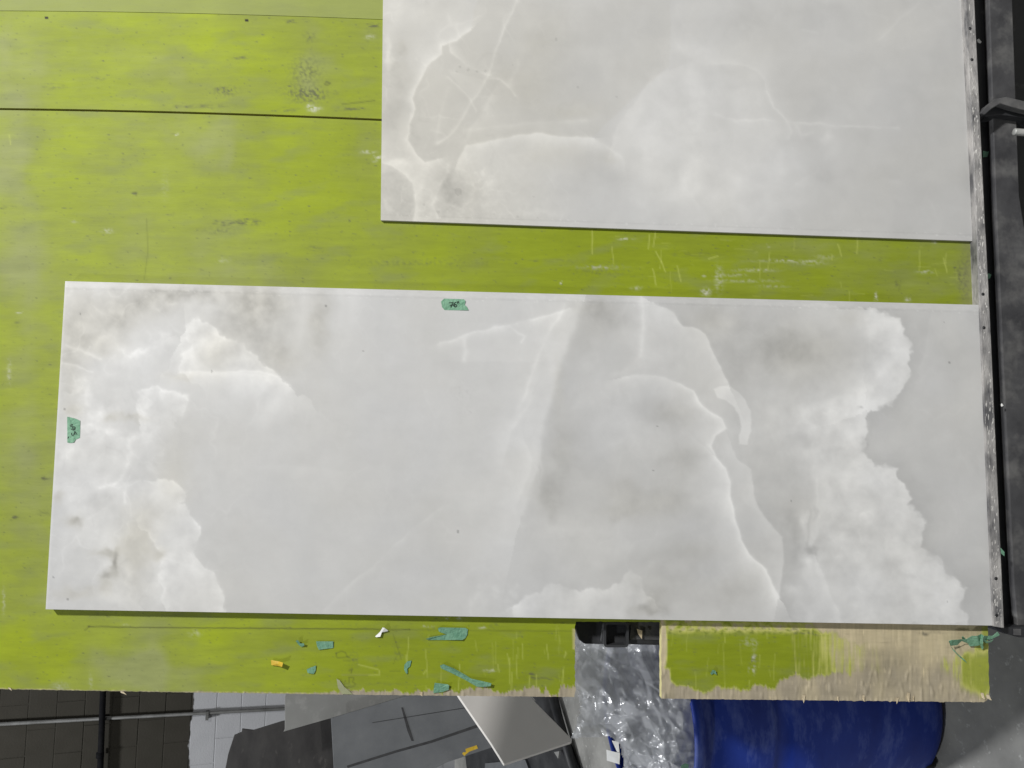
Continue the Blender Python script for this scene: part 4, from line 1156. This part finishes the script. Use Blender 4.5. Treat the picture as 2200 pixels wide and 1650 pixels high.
for (x, y, rx, ry, a) in [(1735, 905, 60, 26, .04), (1700, 880, 50, 24, .03), (1720, 980, 26, 30, .04), (1850, 690, 20, 26, .04), (1700, 1270, 24, 14, .07), (1735, 1205, 12, 14, .07), (1745, 1160, 14, 18, .07), (1725, 1115, 8, 24, .07), (1760, 1225, 10, 30, .05), (1830, 1100, 50, 14, .04), (1820, 1160, 60, 14, .03), (1660, 900, 60, 60, .025), (1740, 1325, 20, 22, .06), (1718, 1300, 14, 14, .06)]:
    pn.blob(tone, x, y, rx, ry, a, 2, cl1)
ps.stroke(tone, [(1756, 1030), (1755, 1070), (1752, 1098), (1760, 1108)], 3, 5, .05, 1.3)
ps.stroke(tone, [(1760, 1212), (1772, 1245), (1785, 1285), (1803, 1318), (1804, 1345)], 3, 20, .07, 1.2)
ps.stroke(tone, [(1740, 1100), (1737, 1140), (1733, 1172)], 3, 3, -.05, 1.4)
ps.stroke(tone, [(1998, 690), (1992, 740), (1975, 800)], 14, 3, .02, 1.3)
tone += 0.05 * ps.area([(1722, 1120), (1734, 1095), (1760, 1108), (1758, 1150), (1744, 1174), (1728, 1160)], 4)
tone -= 0.06 * ps.area([(1728, 1178), (1745, 1172), (1762, 1176), (1756, 1190), (1738, 1194)], 4)
tone += 0.05 * ps.area([(1728, 1196), (1746, 1202), (1752, 1250), (1742, 1262), (1722, 1240)], 6)
# bottom-centre cloud
Eb = [(1012, 1312), (1018, 1290), (1030, 1272)]
pn.stroke(tone, Eb, 8, 14, .05, 1.3, cl2)
cloudB = [(1105, 1345), (1100, 1300), (1125, 1282), (1160, 1268), (1185, 1258), (1220, 1262), (1260, 1266), (1300, 1268), (1335, 1245), (1355, 1224), (1372, 1240), (1390, 1270), (1404, 1286), (1376, 1302), (1345, 1312), (1358, 1336), (1358, 1350)]
cb = pn.area(cloudB, 4.5)
tone += cb * np.clip(0.055 + 0.06 * (cl1 - 0.9), 0, 0.2)
pn.stroke(tone, cloudB[1:13], 2, 24, .045, 1.2, cl1)
tone -= 0.035 * pn.area([(1010, 1240), (1060, 1260), (1100, 1280), (1090, 1330), (1040, 1320)], 20) * cl2 * 0.5
for (x, y) in [(1070, 1268), (1085, 1290), (1114, 1266), (1087, 1308), (1034, 1256), (1060, 1280), (1100, 1276)]:
    pn.blob(tone, x, y, 8, 6, .05, 2, cl2)
lw = sstep(620, 200, X)
tone += (0.018 + 0.035 * lw) * vein_net(gx, gy, 0.9, 301, 0.030) + (0.010 + 0.030 * lw) * vein_net(gx, gy, 2.0, 311, 0.05) + 0.012 * vein_net(gx, gy * 0.5, 1.6, 321, 0.04)
tone -= (0.006 + 0.03 * lw) * vein_net(gx, gy, 1.5, 331, 0.08)
tone += 0.016 * fbm(gx * 1.1, gy * 3.0, 4, 341) + (0.012 + 0.02 * lw + 0.02 * mist) * fbm(gx * 4.5, gy * 4.5, 4, 345)
lay = fbm(gx * 0.9 + 0.6 * fbm(gx, gy, 3, 381), gy * 0.9 + 0.6 * fbm(gx, gy, 3, 385), 5, 391)
tone += 0.045 * lay * sstep(1050, 1200, X) + 0.02 * lay
# pits
for (x, y, r) in [(455, 798, 2.6), (781, 754, 2.2), (984, 1142, 2.8), (2040, 779, 2.6), (2028, 692, 1.6), (146, 1288, 3), (115, 1240, 2), (139, 879, 2.6), (1413, 916, 2.0), (1403, 1011, 2.0), (173, 674, 1.8), (1700, 1076, 2), (700, 657, 2.0), (2035, 1293, 1.8)]:
    tone[np.hypot(X - x, Y - y) < r] -= 0.2
# ground arris along the top edge
dt = t_ * 695
rim = sstep(17, 13, dt)
tone += rim * (0.02 * (1 + 2 * fbm(gx * 6, gy * 20, 3, 160)))
tone -= 0.05 * np.exp(-((dt - 15) / 1.6) ** 2) * np.clip(0.8 + 1.2 * fbm(gx * 3, gy, 3, 163), 0, 1.5)
tone += np.clip(fbm(gx * 12, gy * 30, 3, 165) - 0.22, 0, 1) * 0.4 * np.exp(-((dt - 16) / 5) ** 2)
edge_l = sstep(6, 2, s_ * 2000)
tone += 0.05 * edge_l
HL = 0.020
lower = empty('stone_slab', tuple(B(2120, 1000, HL * .5)), 'large full-length white cloudy marble-look slab carrying two green tape labels', 'stone slab')
lower['group'] = 'marble-look slabs on the green table'
Wl = HL - 0.0003 * sstep(15, 0, dt)
m_all = np.ones((X.shape[0] - 1, X.shape[1] - 1), bool)
grid_plate('slab_body', X, Y, Wl, m_all, HL - 0.0007, slab_colour(tone, warm), lin(196, 193, 184), M_STONE, lower)

# ---- upper slab
QU = [(827, -420), (2066, -420), (2096, 518), (818, 473)]
X, Y, s_, t_ = grid_in(QU, 520, 380)
gx, gy = X / 100, Y / 100
W1 = 6 * fbm(gx * 2.2, gy * 2.2, 2, 201); W2 = 6 * fbm(gx * 2.2, gy * 2.2, 2, 205)
W1b = 6 * perlin(gx * 4, gy * 4, 211) + 3.2 * perlin(gx * 9, gy * 9, 212) + 1.4 * perlin(gx * 19, gy * 19, 213); W2b = 6 * perlin(gx * 4, gy * 4, 215) + 3.2 * perlin(gx * 9, gy * 9, 216) + 1.4 * perlin(gx * 19, gy * 19, 217)
pn = Paint(X + W1 * 2 + W1b, Y + W2 * 2 + W2b)
ps = Paint(X + W1 * 0.8 + 0.22 * W1b, Y + W2 * 0.8 + 0.22 * W2b)
cl1 = np.clip(0.95 + 1.5 * fbm(gx * 1.8, gy * 1.8, 6, 220), 0.0, 1.9)
cl2 = np.clip(0.9 + 1.4 * fbm(gx * 3.5, gy * 3.5, 4, 225), 0, 1.9)
tone = np.full(X.shape, 0.522) + 0.028 * fbm(gx * 0.7, gy * 0.7, 4, 230) + 0.014 * fbm(gx * 2.4, gy * 2.4, 4, 234)
warm = 0.20 + 0.3 * fbm(gx * 0.5, gy * 0.5, 3, 240) + 0.25 * sstep(1250, 900, X)
inner = [(1010, 62), (982, 85), (964, 92), (948, 98), (948, 116), (918, 140), (900, 176), (885, 210), (891, 234), (879, 267), (876, 300), (888, 330), (915, 350), (942, 342), (985, 345), (1000, 315), (1060, 303), (1103, 292), (1154, 286), (1194, 294), (1270, 295), (1330, 240), (1370, 200), (1440, 140), (1440, -100), (1050, -100)]
ia = ps.area(inner, 2.5)
tone -= 0.016 * ia
warm += 0.2 * ia
Vu = inner[:14]
ps.stroke(tone, Vu, 2.0, 8.5, .085, 1.3, np.clip(0.5 + 0.6 * cl2, 0, 2))
ps.stroke(tone, Vu, 2.0, 26, .018, 1.2)
ps.stroke(tone, inner[14:21], 2.5, 12, .09, 1.2, np.clip(0.6 + 0.5 * cl1, 0, 2))
ps.stroke(tone, [(1110, 0), (1098, 30), (1085, 55), (1070, 100), (1050, 160), (1030, 195), (1015, 216), (985, 265), (972, 285), (940, 308)], 2.2, 3.6, .055, 1.3, np.clip(0.3 + 0.7 * cl1, 0, 2))
ps.stroke(tone, [(1110, 0), (1120, -60), (1128, -160)], 2.6, 5, .06, 1.3, cl1)
ps.stroke(tone, [(966, 96), (968, 108), (980, 124), (1000, 138), (1026, 152), (1048, 160)], 8, 2, .065, 1.2, cl1)
ps.stroke(tone, [(1050, 168), (1075, 174), (1100, 192), (1108, 206)], 5, 2, .05, 1.2, cl1)
ps.stroke(tone, [(1116, 132), (1104, 160), (1096, 180)], 7, 7, .03, 1.3, cl2)
ps.stroke(tone, [(960, 165), (985, 185), (1010, 212), (1024, 236)], 2, 3, .05, 1.3)
tone += 0.035 * ps.area([(960, 150), (1046, 172), (1012, 212)], 4)
ps.stroke(tone, [(940, 305), (942, 260), (955, 215), (965, 190)], 5, 5, .035, 1.3, cl2)
ps.stroke(tone, [(985, 290), (1000, 305), (1010, 280), (1035, 245), (1060, 200)], 4, 10, .035, 1.3, cl2)
ps.stroke(tone, [(1000, 280), (1070, 272), (1130, 266), (1180, 262), (1260, 258)], 3, 6, .03, 1.3, cl1)
ps.stroke(tone, [(815, 344), (835, 354), (855, 364), (872, 374), (884, 392), (892, 415), (894, 440), (890, 475)], 14, 2.0, .075, 1.2, np.clip(0.6 + 0.5 * cl1, 0, 2))
tone -= 0.035 * ps.area([(815, 372), (850, 370), (875, 384), (888, 415), (890, 440), (884, 475), (815, 475)], 3)
for (x, y, rx, ry, a) in [(843, 20, 20, 40, .07), (836, 115, 9, 34, .12), (905, 30, 40, 50, .03), (925, 110, 20, 36, .03), (960, 50, 30, 24, .025), (850, 230, 36, 90, -.035), (842, 330, 30, 14, -.03), (870, 190, 16, 50, -.02), (834, 435, 5, 12, .11), (842, 446, 6, 8, .08), (920, 358, 26, 8, .05), (905, 400, 8, 40, .04), (930, 430, 8, 40, .06), (1030, 390, 40, 26, .05), (1100, 370, 80, 40, .025), (1090, 440, 80, 20, .03), (1150, 460, 60, 8, .05), (860, 350, 40, 6, .05)]:
    pn.blob(tone, x, y, rx, ry, a, 2, cl1)
for (x, y, rx, ry, a) in [(850, 160, 30, 40, -.045), (835, 250, 20, 60, -.025), (985, 410, 40, 30, -.07), (960, 390, 14, 30, -.05), (950, 450, 40, 14, -.04), (1160, 100, 60, 60, -.02), (1130, 180, 80, 50, -.02), (865, 100, 8, 14, -.05), (1230, 240, 60, 16, -.015), (1310, 340, 20, 12, -.03), (1200, 330, 80, 30, -.012)]:
    pn.blob(tone, x, y, rx, ry, a, 2, cl1)
    pn.blob(warm, x, y, rx, ry, 0.3, 2)
ps.stroke(tone, [(940, 465), (930, 440), (945, 400), (960, 370), (962, 355)], 4, 4, .06, 1.3, cl2)
ps.stroke(tone, [(945, 428), (985, 452), (1015, 430)], 3, 3, .05, 1.3, cl2)
fr_ = np.clip(fbm(gx * 9, gy * 9, 3, 250), 0, 1) * 2
for (x, y, rx, ry, a) in [(1020, 400, 50, 40, .05), (1060, 455, 90, 16, .05), (940, 450, 60, 16, .05), (1040, 380, 40, 30, .04)]:
    pn.blob(tone, x, y, rx, ry, a, 2, fr_)
# the big pale dome on the right
dome = [(1455, 92), (1447, 130), (1436, 152), (1400, 168), (1384, 190), (1372, 212), (1346, 246), (1326, 276), (1318, 300), (1335, 330), (1350, 380), (1370, 480), (1700, 500), (1720, 400), (1700, 270), (1660, 225), (1645, 190), (1640, 165), (1600, 120), (1500, 95)]
tone += 0.062 * pn.area(dome, 48) * np.clip(0.55 + 0.5 * cl1, 0, 1.5)
ps.stroke(tone, dome[2:9], 26, 2.5, .03, 1.2)
ps.stroke(tone, [(1270, 295), (1288, 308), (1310, 322), (1335, 332), (1340, 350)], 4, 10, .05, 1.3, cl1)
for (x, y, rx, ry, a) in [(1490, 200, 20, 150, .03), (1490, 330, 24, 120, .025), (1470, 110, 60, 12, .03), (1400, 290, 70, 90, .02), (1570, 400, 120, 60, .02), (1780, 290, 14, 18, .05), (1790, 330, 60, 26, .025), (1920, 390, 24, 8, .03), (1600, 60, 40, 30, -.025), (1760, 30, 120, 30, -.025), (1560, 155, 50, 16, -.04), (1590, 185, 50, 14, -.03), (1770, 240, 40, 24, -.03), (1850, 290, 30, 20, -.025), (1770, 375, 30, 14, -.035), (1700, 300, 30, 12, -.03), (1450, 370, 14, 30, -.02), (1250, 110, 80, 60, -.015)]:
    pn.blob(tone, x, y, rx, ry, a, 2, cl1)
ps.stroke(tone, [(1530, 140), (1570, 134), (1610, 146), (1628, 154), (1644, 172), (1645, 196), (1664, 230), (1690, 258)], 8, 1.8, .03, 1.2)
ps.stroke(tone, [(1645, 196), (1664, 230), (1690, 258), (1702, 282), (1696, 296)], 2, 5, .035, 1.3)
ps.stroke(tone, [(1536, 243), (1560, 252), (1585, 258), (1640, 257), (1700, 262), (1770, 268), (1860, 272), (1930, 275)], 2.2, 4, .045, 1.3, cl1)
ps.stroke(tone, [(1712, 272), (1722, 290), (1745, 285)], 3, 4, .035, 1.3, cl2)
ps.stroke(tone, [(1976, 8), (1930, 45), (1890, 85)], 2.2, 5, .025, 1.3)
ps.stroke(tone, [(1700, 402), (1730, 385), (1756, 368)], 3, 8, .02, 1.3)
ps.stroke(tone, [(1474, 380), (1476, 410), (1500, 438)], 2, 10, .02, 1.3)
ps.stroke(tone, [(1725, 62), (1755, 70)], 2, 3, .03, 1.3)
lw = sstep(1350, 880, X)
tone += (0.015 + 0.030 * lw) * vein_net(gx, gy, 1.0, 401, 0.030) + (0.008 + 0.028 * lw) * vein_net(gx, gy, 2.2, 411, 0.05)
tone -= (0.006 + 0.022 * lw) * vein_net(gx, gy, 1.6, 421, 0.07)
lay = fbm(gx * 0.9 + 0.6 * fbm(gx, gy, 3, 481), gy * 0.9 + 0.6 * fbm(gx, gy, 3, 485), 5, 491)
tone += 0.04 * lay
mot = lw * sstep(250, 420, Y)
tone += mot * (0.05 * fbm(gx * 5, gy * 5, 4, 431) + 0.03 * fbm(gx * 14, gy * 14, 3, 435))
tone += 0.014 * fbm(gx * 1.1, gy * 3.0, 4, 441) + 0.010 * fbm(gx * 4.5, gy * 4.5, 4, 445)
warm += 0.45 * lw * sstep(120, 380, Y) + 0.25 * lw
tone -= 0.025 * sstep(1850, 2060, X)  # weaker light at the right end, painted into the slab tone
for (x, y, r) in [(988, 143, 3.0), (1006, 150, 3.2), (981, 154, 2), (1024, 154, 2.6), (1043, 153, 2.6), (1195, 84, 3.4), (1242, 188, 3), (1101, 140, 2), (942, 455, 3.6), (910, 440, 2.6), (1112, 465, 2.6), (1155, 468, 2.0), (1061, 459, 2.0), (1325, 208, 2.4), (1147, 422, 2), (985, 412, 8)]:
    tone[np.hypot(X - x, Y - y) < r] -= 0.07
dt = (1 - t_) * 935
tone += 0.02 * sstep(13, 9, dt)
tone -= 0.035 * np.exp(-((dt - 12) / 1.8) ** 2) * np.clip(0.8 + 1.2 * fbm(gx * 3, gy, 3, 263), 0, 1.5)
tone += np.clip(fbm(gx * 12, gy * 30, 3, 265) - 0.22, 0, 1) * 0.4 * np.exp(-((dt - 12) / 5) ** 2)
HU = 0.008
upper = empty('stone_slab', tuple(B(2085, 200, HU * .5)), 'shorter white marble-look slab without tape labels, cut off by the top of the picture', 'stone slab')
upper['group'] = 'marble-look slabs on the green table'
Wu = HU - 0.0004 * sstep(12, 0, dt)
grid_plate('slab_body', X, Y, Wu, np.ones((X.shape[0] - 1, X.shape[1] - 1), bool), HU - 0.0012, slab_colour(tone, warm), lin(176, 173, 165), M_STONE, upper)


# ------------------------------------------------------------------ tape, writing, scraps
def sheet_px(name, pts, ws, mat, parent=None, thick=0.0003, sub=0):
    """thin torn piece: outline in picture units with a lift (metres above the table) at each corner"""
    cxy = np.mean(np.array(pts), 0); cw = float(np.mean(ws))
    ring = [B(x, y, w) for (x, y), w in zip(pts, ws)]
    n = len(ring)
    vs = ring + [B(cxy[0], cxy[1], cw)]
    vs = np.array(vs); vb = vs - WD * thick
    fs = [[i, (i + 1) % n, n] for i in range(n)]
    fs += [[(i + 1) % n + n + 1, i + n + 1, 2 * n + 1] for i in range(n)]
    fs += [[i, i + n + 1, (i + 1) % n + n + 1, (i + 1) % n] for i in range(n)]
    o = mesh_obj(name, np.concatenate([vs, vb]), fs, mat, parent)
    return fix_normals(o)


def ink(pts_list, w, width, parent):
    vs, fs = [], []
    for pts in pts_list:
        pts = [np.array(p, float) for p in pts]
        for i, p in enumerate(pts):
            d = pts[min(i + 1, len(pts) - 1)] - pts[max(i - 1, 0)]
            d /= np.linalg.norm(d) + 1e-9
            n = np.array([-d[1], d[0]]) * width / 2
            ext = d * (width * 0.4 if i == len(pts) - 1 else (-width * 0.4 if i == 0 else 0))
            for q in (p + n + ext, p - n + ext):
                vs.append(B(q[0], q[1], w))
            if i:
                k = len(vs)
                fs.append([k - 4, k - 2, k - 1, k - 3])
    return fix_normals(mesh_obj('handwriting', vs, fs, M_INK, parent))


def arc(cx, cy, rx, ry, a0, a1, n=12):
    return [(cx + rx * math.cos(math.radians(a0 + (a1 - a0) * i / (n - 1))), cy + ry * math.sin(math.radians(a0 + (a1 - a0) * i / (n - 1)))) for i in range(n)]


GAIN = 1.0
z0 = HL + 0.0005
t1 = sheet_px('tape_label', [(947.5, 648), (954, 641.5), (985, 642.5), (997, 643), (1000, 647), (998.5, 655), (1003, 659), (1006.5, 666.5), (980, 666.5), (955, 666), (950, 660)],
              [z0 + .001, z0, z0, z0, z0 + .0012, z0, z0, z0 + .001, z0, z0, z0 + .0006], M_TAPE, lower)
t1['label'] = 'green tape label reading 76 inches'
ink([[(964.6, 650.6), (969, 650.2), (973.6, 649.4), (971.5, 653), (969.6, 657), (968.8, 659.6)], [(966.8, 655.6), (973.6, 655.4)],
     [(978.6, 649.2), (975.6, 652), (974.4, 655.5), (975.2, 658.2), (977.6, 659.2)] + arc(978.6, 656.4, 2.6, 2.5, 100, -190, 12), [(982.0, 648.2), (982.2, 651.4)], [(984.6, 647.6), (985.6, 650.8)]], z0 + 0.0011, 1.7, t1)
t2 = sheet_px('tape_label', [(144.2, 895.2), (152, 896.8), (163, 899.6), (172, 904), (172, 928), (171.5, 940.5), (163, 944.5), (158, 950.5), (150, 952), (144.6, 950.5), (144.5, 925)],
              [z0 + .0012, z0, z0, z0 + .0004, z0, z0, z0, z0 + .0012, z0, z0 + .0006, z0], M_TAPE, lower)
t2['label'] = 'green tape label reading 26 inches, written sideways'
ink([[(150.2, 913.8), (155.4, 911.6)], [(151.6, 916.6), (155.0, 914.8)], arc(158.2, 919.2, 2.7, 2.6, 0, 340, 12), [(161, 919.5), (160.8, 922.2), (157.4, 924), (152.6, 921.8)],
     [(153.6, 930.6), (153.8, 934), (156.4, 936.4), (158.6, 933.2), (159.6, 929.4), (161.6, 928.2)], [(160.2, 926.6), (162.6, 929.6), (165, 932.4), (160.4, 932.0)], [(145.6, 941.5), (147.2, 938.6)]], z0 + 0.0009, 1.7, t2)

T = 0.0016


def scrap(pts, label, mat=M_TAPE_OLD, lift=None, name='tape_scrap', cat='tape', group='tape scraps stuck on the green table'):
    ws = [T + (lift[i] if lift else random.uniform(0, 0.0012)) for i in range(len(pts))]
    o = sheet_px(name, pts, ws, mat)
    setp(o, label, cat, group)
    return o


scrap([(635, 1377), (640, 1375), (644, 1380), (648, 1383), (653, 1382), (654, 1387), (648, 1390), (642, 1386)], 'small curled green tape scrap, leftmost of the scraps on the green table', lift=[.004, .006, .001, 0, .006, .004, 0, 0])
scrap([(679, 1378), (716, 1378), (716, 1392), (700, 1394), (685, 1396), (681, 1388)], 'short rectangular green tape scrap left of the pencilled letter')
scrap([(659, 1438), (668, 1434), (679, 1430), (678, 1441), (674, 1448), (661, 1446)], 'small green tape triangle to the right of the yellow tape bit')
scrap([(941, 1350), (945, 1348), (1000, 1349), (1005, 1352), (1004, 1363), (1000, 1371), (993, 1375), (955, 1375), (922, 1375), (914, 1373), (925, 1369), (945, 1366), (964, 1362), (948, 1359), (943, 1357)], 'long forked green tape scrap directly under the big slab',
      lift=[.001, .003, 0, 0, 0, 0, .003, 0, 0, .004, 0, 0, 0, 0, 0])
scrap([(869, 1428), (875, 1421), (884, 1419), (881, 1432), (873, 1438), (876, 1446), (873, 1448), (868, 1438)], 'narrow faded green tape scrap near the middle of the green strip')
scrap([(945, 1430), (953, 1427), (975, 1436), (1000, 1450), (1025, 1466), (1030, 1471), (1050, 1471), (1056, 1468), (1054, 1474), (1038, 1476), (1024, 1475), (1000, 1461), (970, 1446), (948, 1436)], 'long thin slanting green tape strip with a folded end',
      lift=[.001, .004, 0, 0, 0, 0, .003, .006, .006, .002, 0, 0, 0, 0])
scrap([(934, 1467), (960, 1470), (965, 1472), (964, 1482), (950, 1487), (931, 1489), (932, 1478)], 'green tape flap at the frayed lower edge of the green table', lift=[.003, .001, .004, .002, 0, 0, 0])
scrap([(1526, 1447), (1531, 1439), (1537, 1441), (1540, 1450), (1534, 1447), (1529, 1450)], 'tiny green tape scrap on the sheet right of the notch', lift=[.001, .005, .004, .002, 0, 0])
scrap([(723, 1458), (730, 1462), (740, 1476), (750, 1484), (758, 1492), (735, 1491), (726, 1478)], 'grey tape residue at the lower edge beside the pencilled number', M_GREYTAPE)
o = scrap([(582, 1418), (600, 1421), (608, 1424), (606, 1433), (598, 1431), (583, 1429)], 'bright yellow folded tape bit on the green table', M_YELLOW, lift=[.002, .003, .012, .010, .003, .002])
o = scrap([(816, 1358), (822, 1348), (826, 1349), (834, 1355), (832, 1357), (824, 1354), (816, 1363), (817, 1368), (808, 1369), (806, 1367)], 'crumpled white tape scrap touching the pencil line', M_WHITEP,
          lift=[.002, .006, .007, .003, .001, .004, .001, .004, .002, .001])


# crumpled tangle of tape at the lower right corner
def ribbon(vs, fs, pts):
    for i, (x0, y0, w0, x1, y1, w1) in enumerate(pts):
        vs.append(B(x0, y0, w0)); vs.append(B(x1, y1, w1))
        if i:
            k = len(vs)
            fs.append([k - 4, k - 2, k - 1, k - 3])


vs, fs = [], []
ribbon(vs, fs, [(2072, 1417, .004, 2078, 1425, .002), (2056, 1404, .010, 2062, 1412, .004), (2042, 1387, .016, 2048, 1398, .010), (2038, 1377, .02, 2042, 1387, .018), (2044, 1375, .022, 2045, 1387, .012),
                (2058, 1374, .02, 2056, 1386, .008), (2067, 1373, .016, 2066, 1377, .010), (2076, 1373, .014, 2079, 1382, .004), (2088, 1366, .02, 2083, 1388, .004), (2099, 1366, .024, 2095, 1388, .006), (2108, 1362, .018, 2104, 1386, .010),
                (2114, 1366, .028, 2110, 1380, .012), (2122, 1366, .02, 2116, 1376, .014), (2132, 1366, .022, 2130, 1373, .016), (2143, 1357, .03, 2148, 1364, .026)])
ribbon(vs, fs, [(2106, 1374, .020, 2112, 1372, .024), (2104, 1382, .012, 2112, 1384, .018), (2108, 1392, .004, 2113, 1391, .008), (2110, 1396, .003, 2111, 1396, .003)])
ribbon(vs, fs, [(2112, 1374, .016, 2110, 1378, .006), (2124, 1378, .020, 2120, 1382, .008), (2134, 1374, .02, 2130, 1379, .012)])
ribbon(vs, fs, [(2066, 1370, .012, 2070, 1376, .004), (2068, 1366, .016, 2074, 1372, .012), (2072, 1372, .01, 2077, 1380, .004)])
tg_ = mesh_obj('tape_tangle', vs, fs, M_TAPE)
sm = tg_.modifiers.new('thickness', 'SOLIDIFY'); sm.thickness = 0.0004
setp(tg_, 'crumpled tangle of green tape on the bare corner of the plywood', 'tape')
# tiny scraps on the steel ledge
for pts, w, mt, lb in [([(2144, 1175), (2150, 1177), (2158, 1186), (2158, 1195), (2152, 1190), (2147, 1184)], 0.02, M_TAPE_OLD, 'small folded green tape scrap on the black channel near the bottom end of the ledge'),
                       ([(2112, 324), (2121, 326), (2125, 325), (2121, 337), (2112, 338)], -0.028, M_TAPE_OLD, 'pale green tape scrap in the black channel below the bracket'),
                       ([(2099, 85), (2103, 83), (2109, 90), (2106, 93), (2101, 91)], -0.026, M_WHITEP, 'tiny pale chip in the black channel above the bracket'),
                       ([(2119, 590), (2124, 587), (2130, 590), (2127, 598), (2121, 600)], 0.0, M_TAPE_OLD, 'tiny yellowish tape crumb on the ledge between the two slabs'),
                       ([(2150, 870), (2152, 866), (2156, 871), (2152, 874)], 0.0, M_WHITEP, 'tiny white chip halfway along the black channel')]:
    o = sheet_px('tape_scrap' if 'tape' in lb else 'chip', pts, [w + random.uniform(0, .003) for _ in pts], mt)
    setp(o, lb, 'tape' if 'tape' in lb else 'chip')
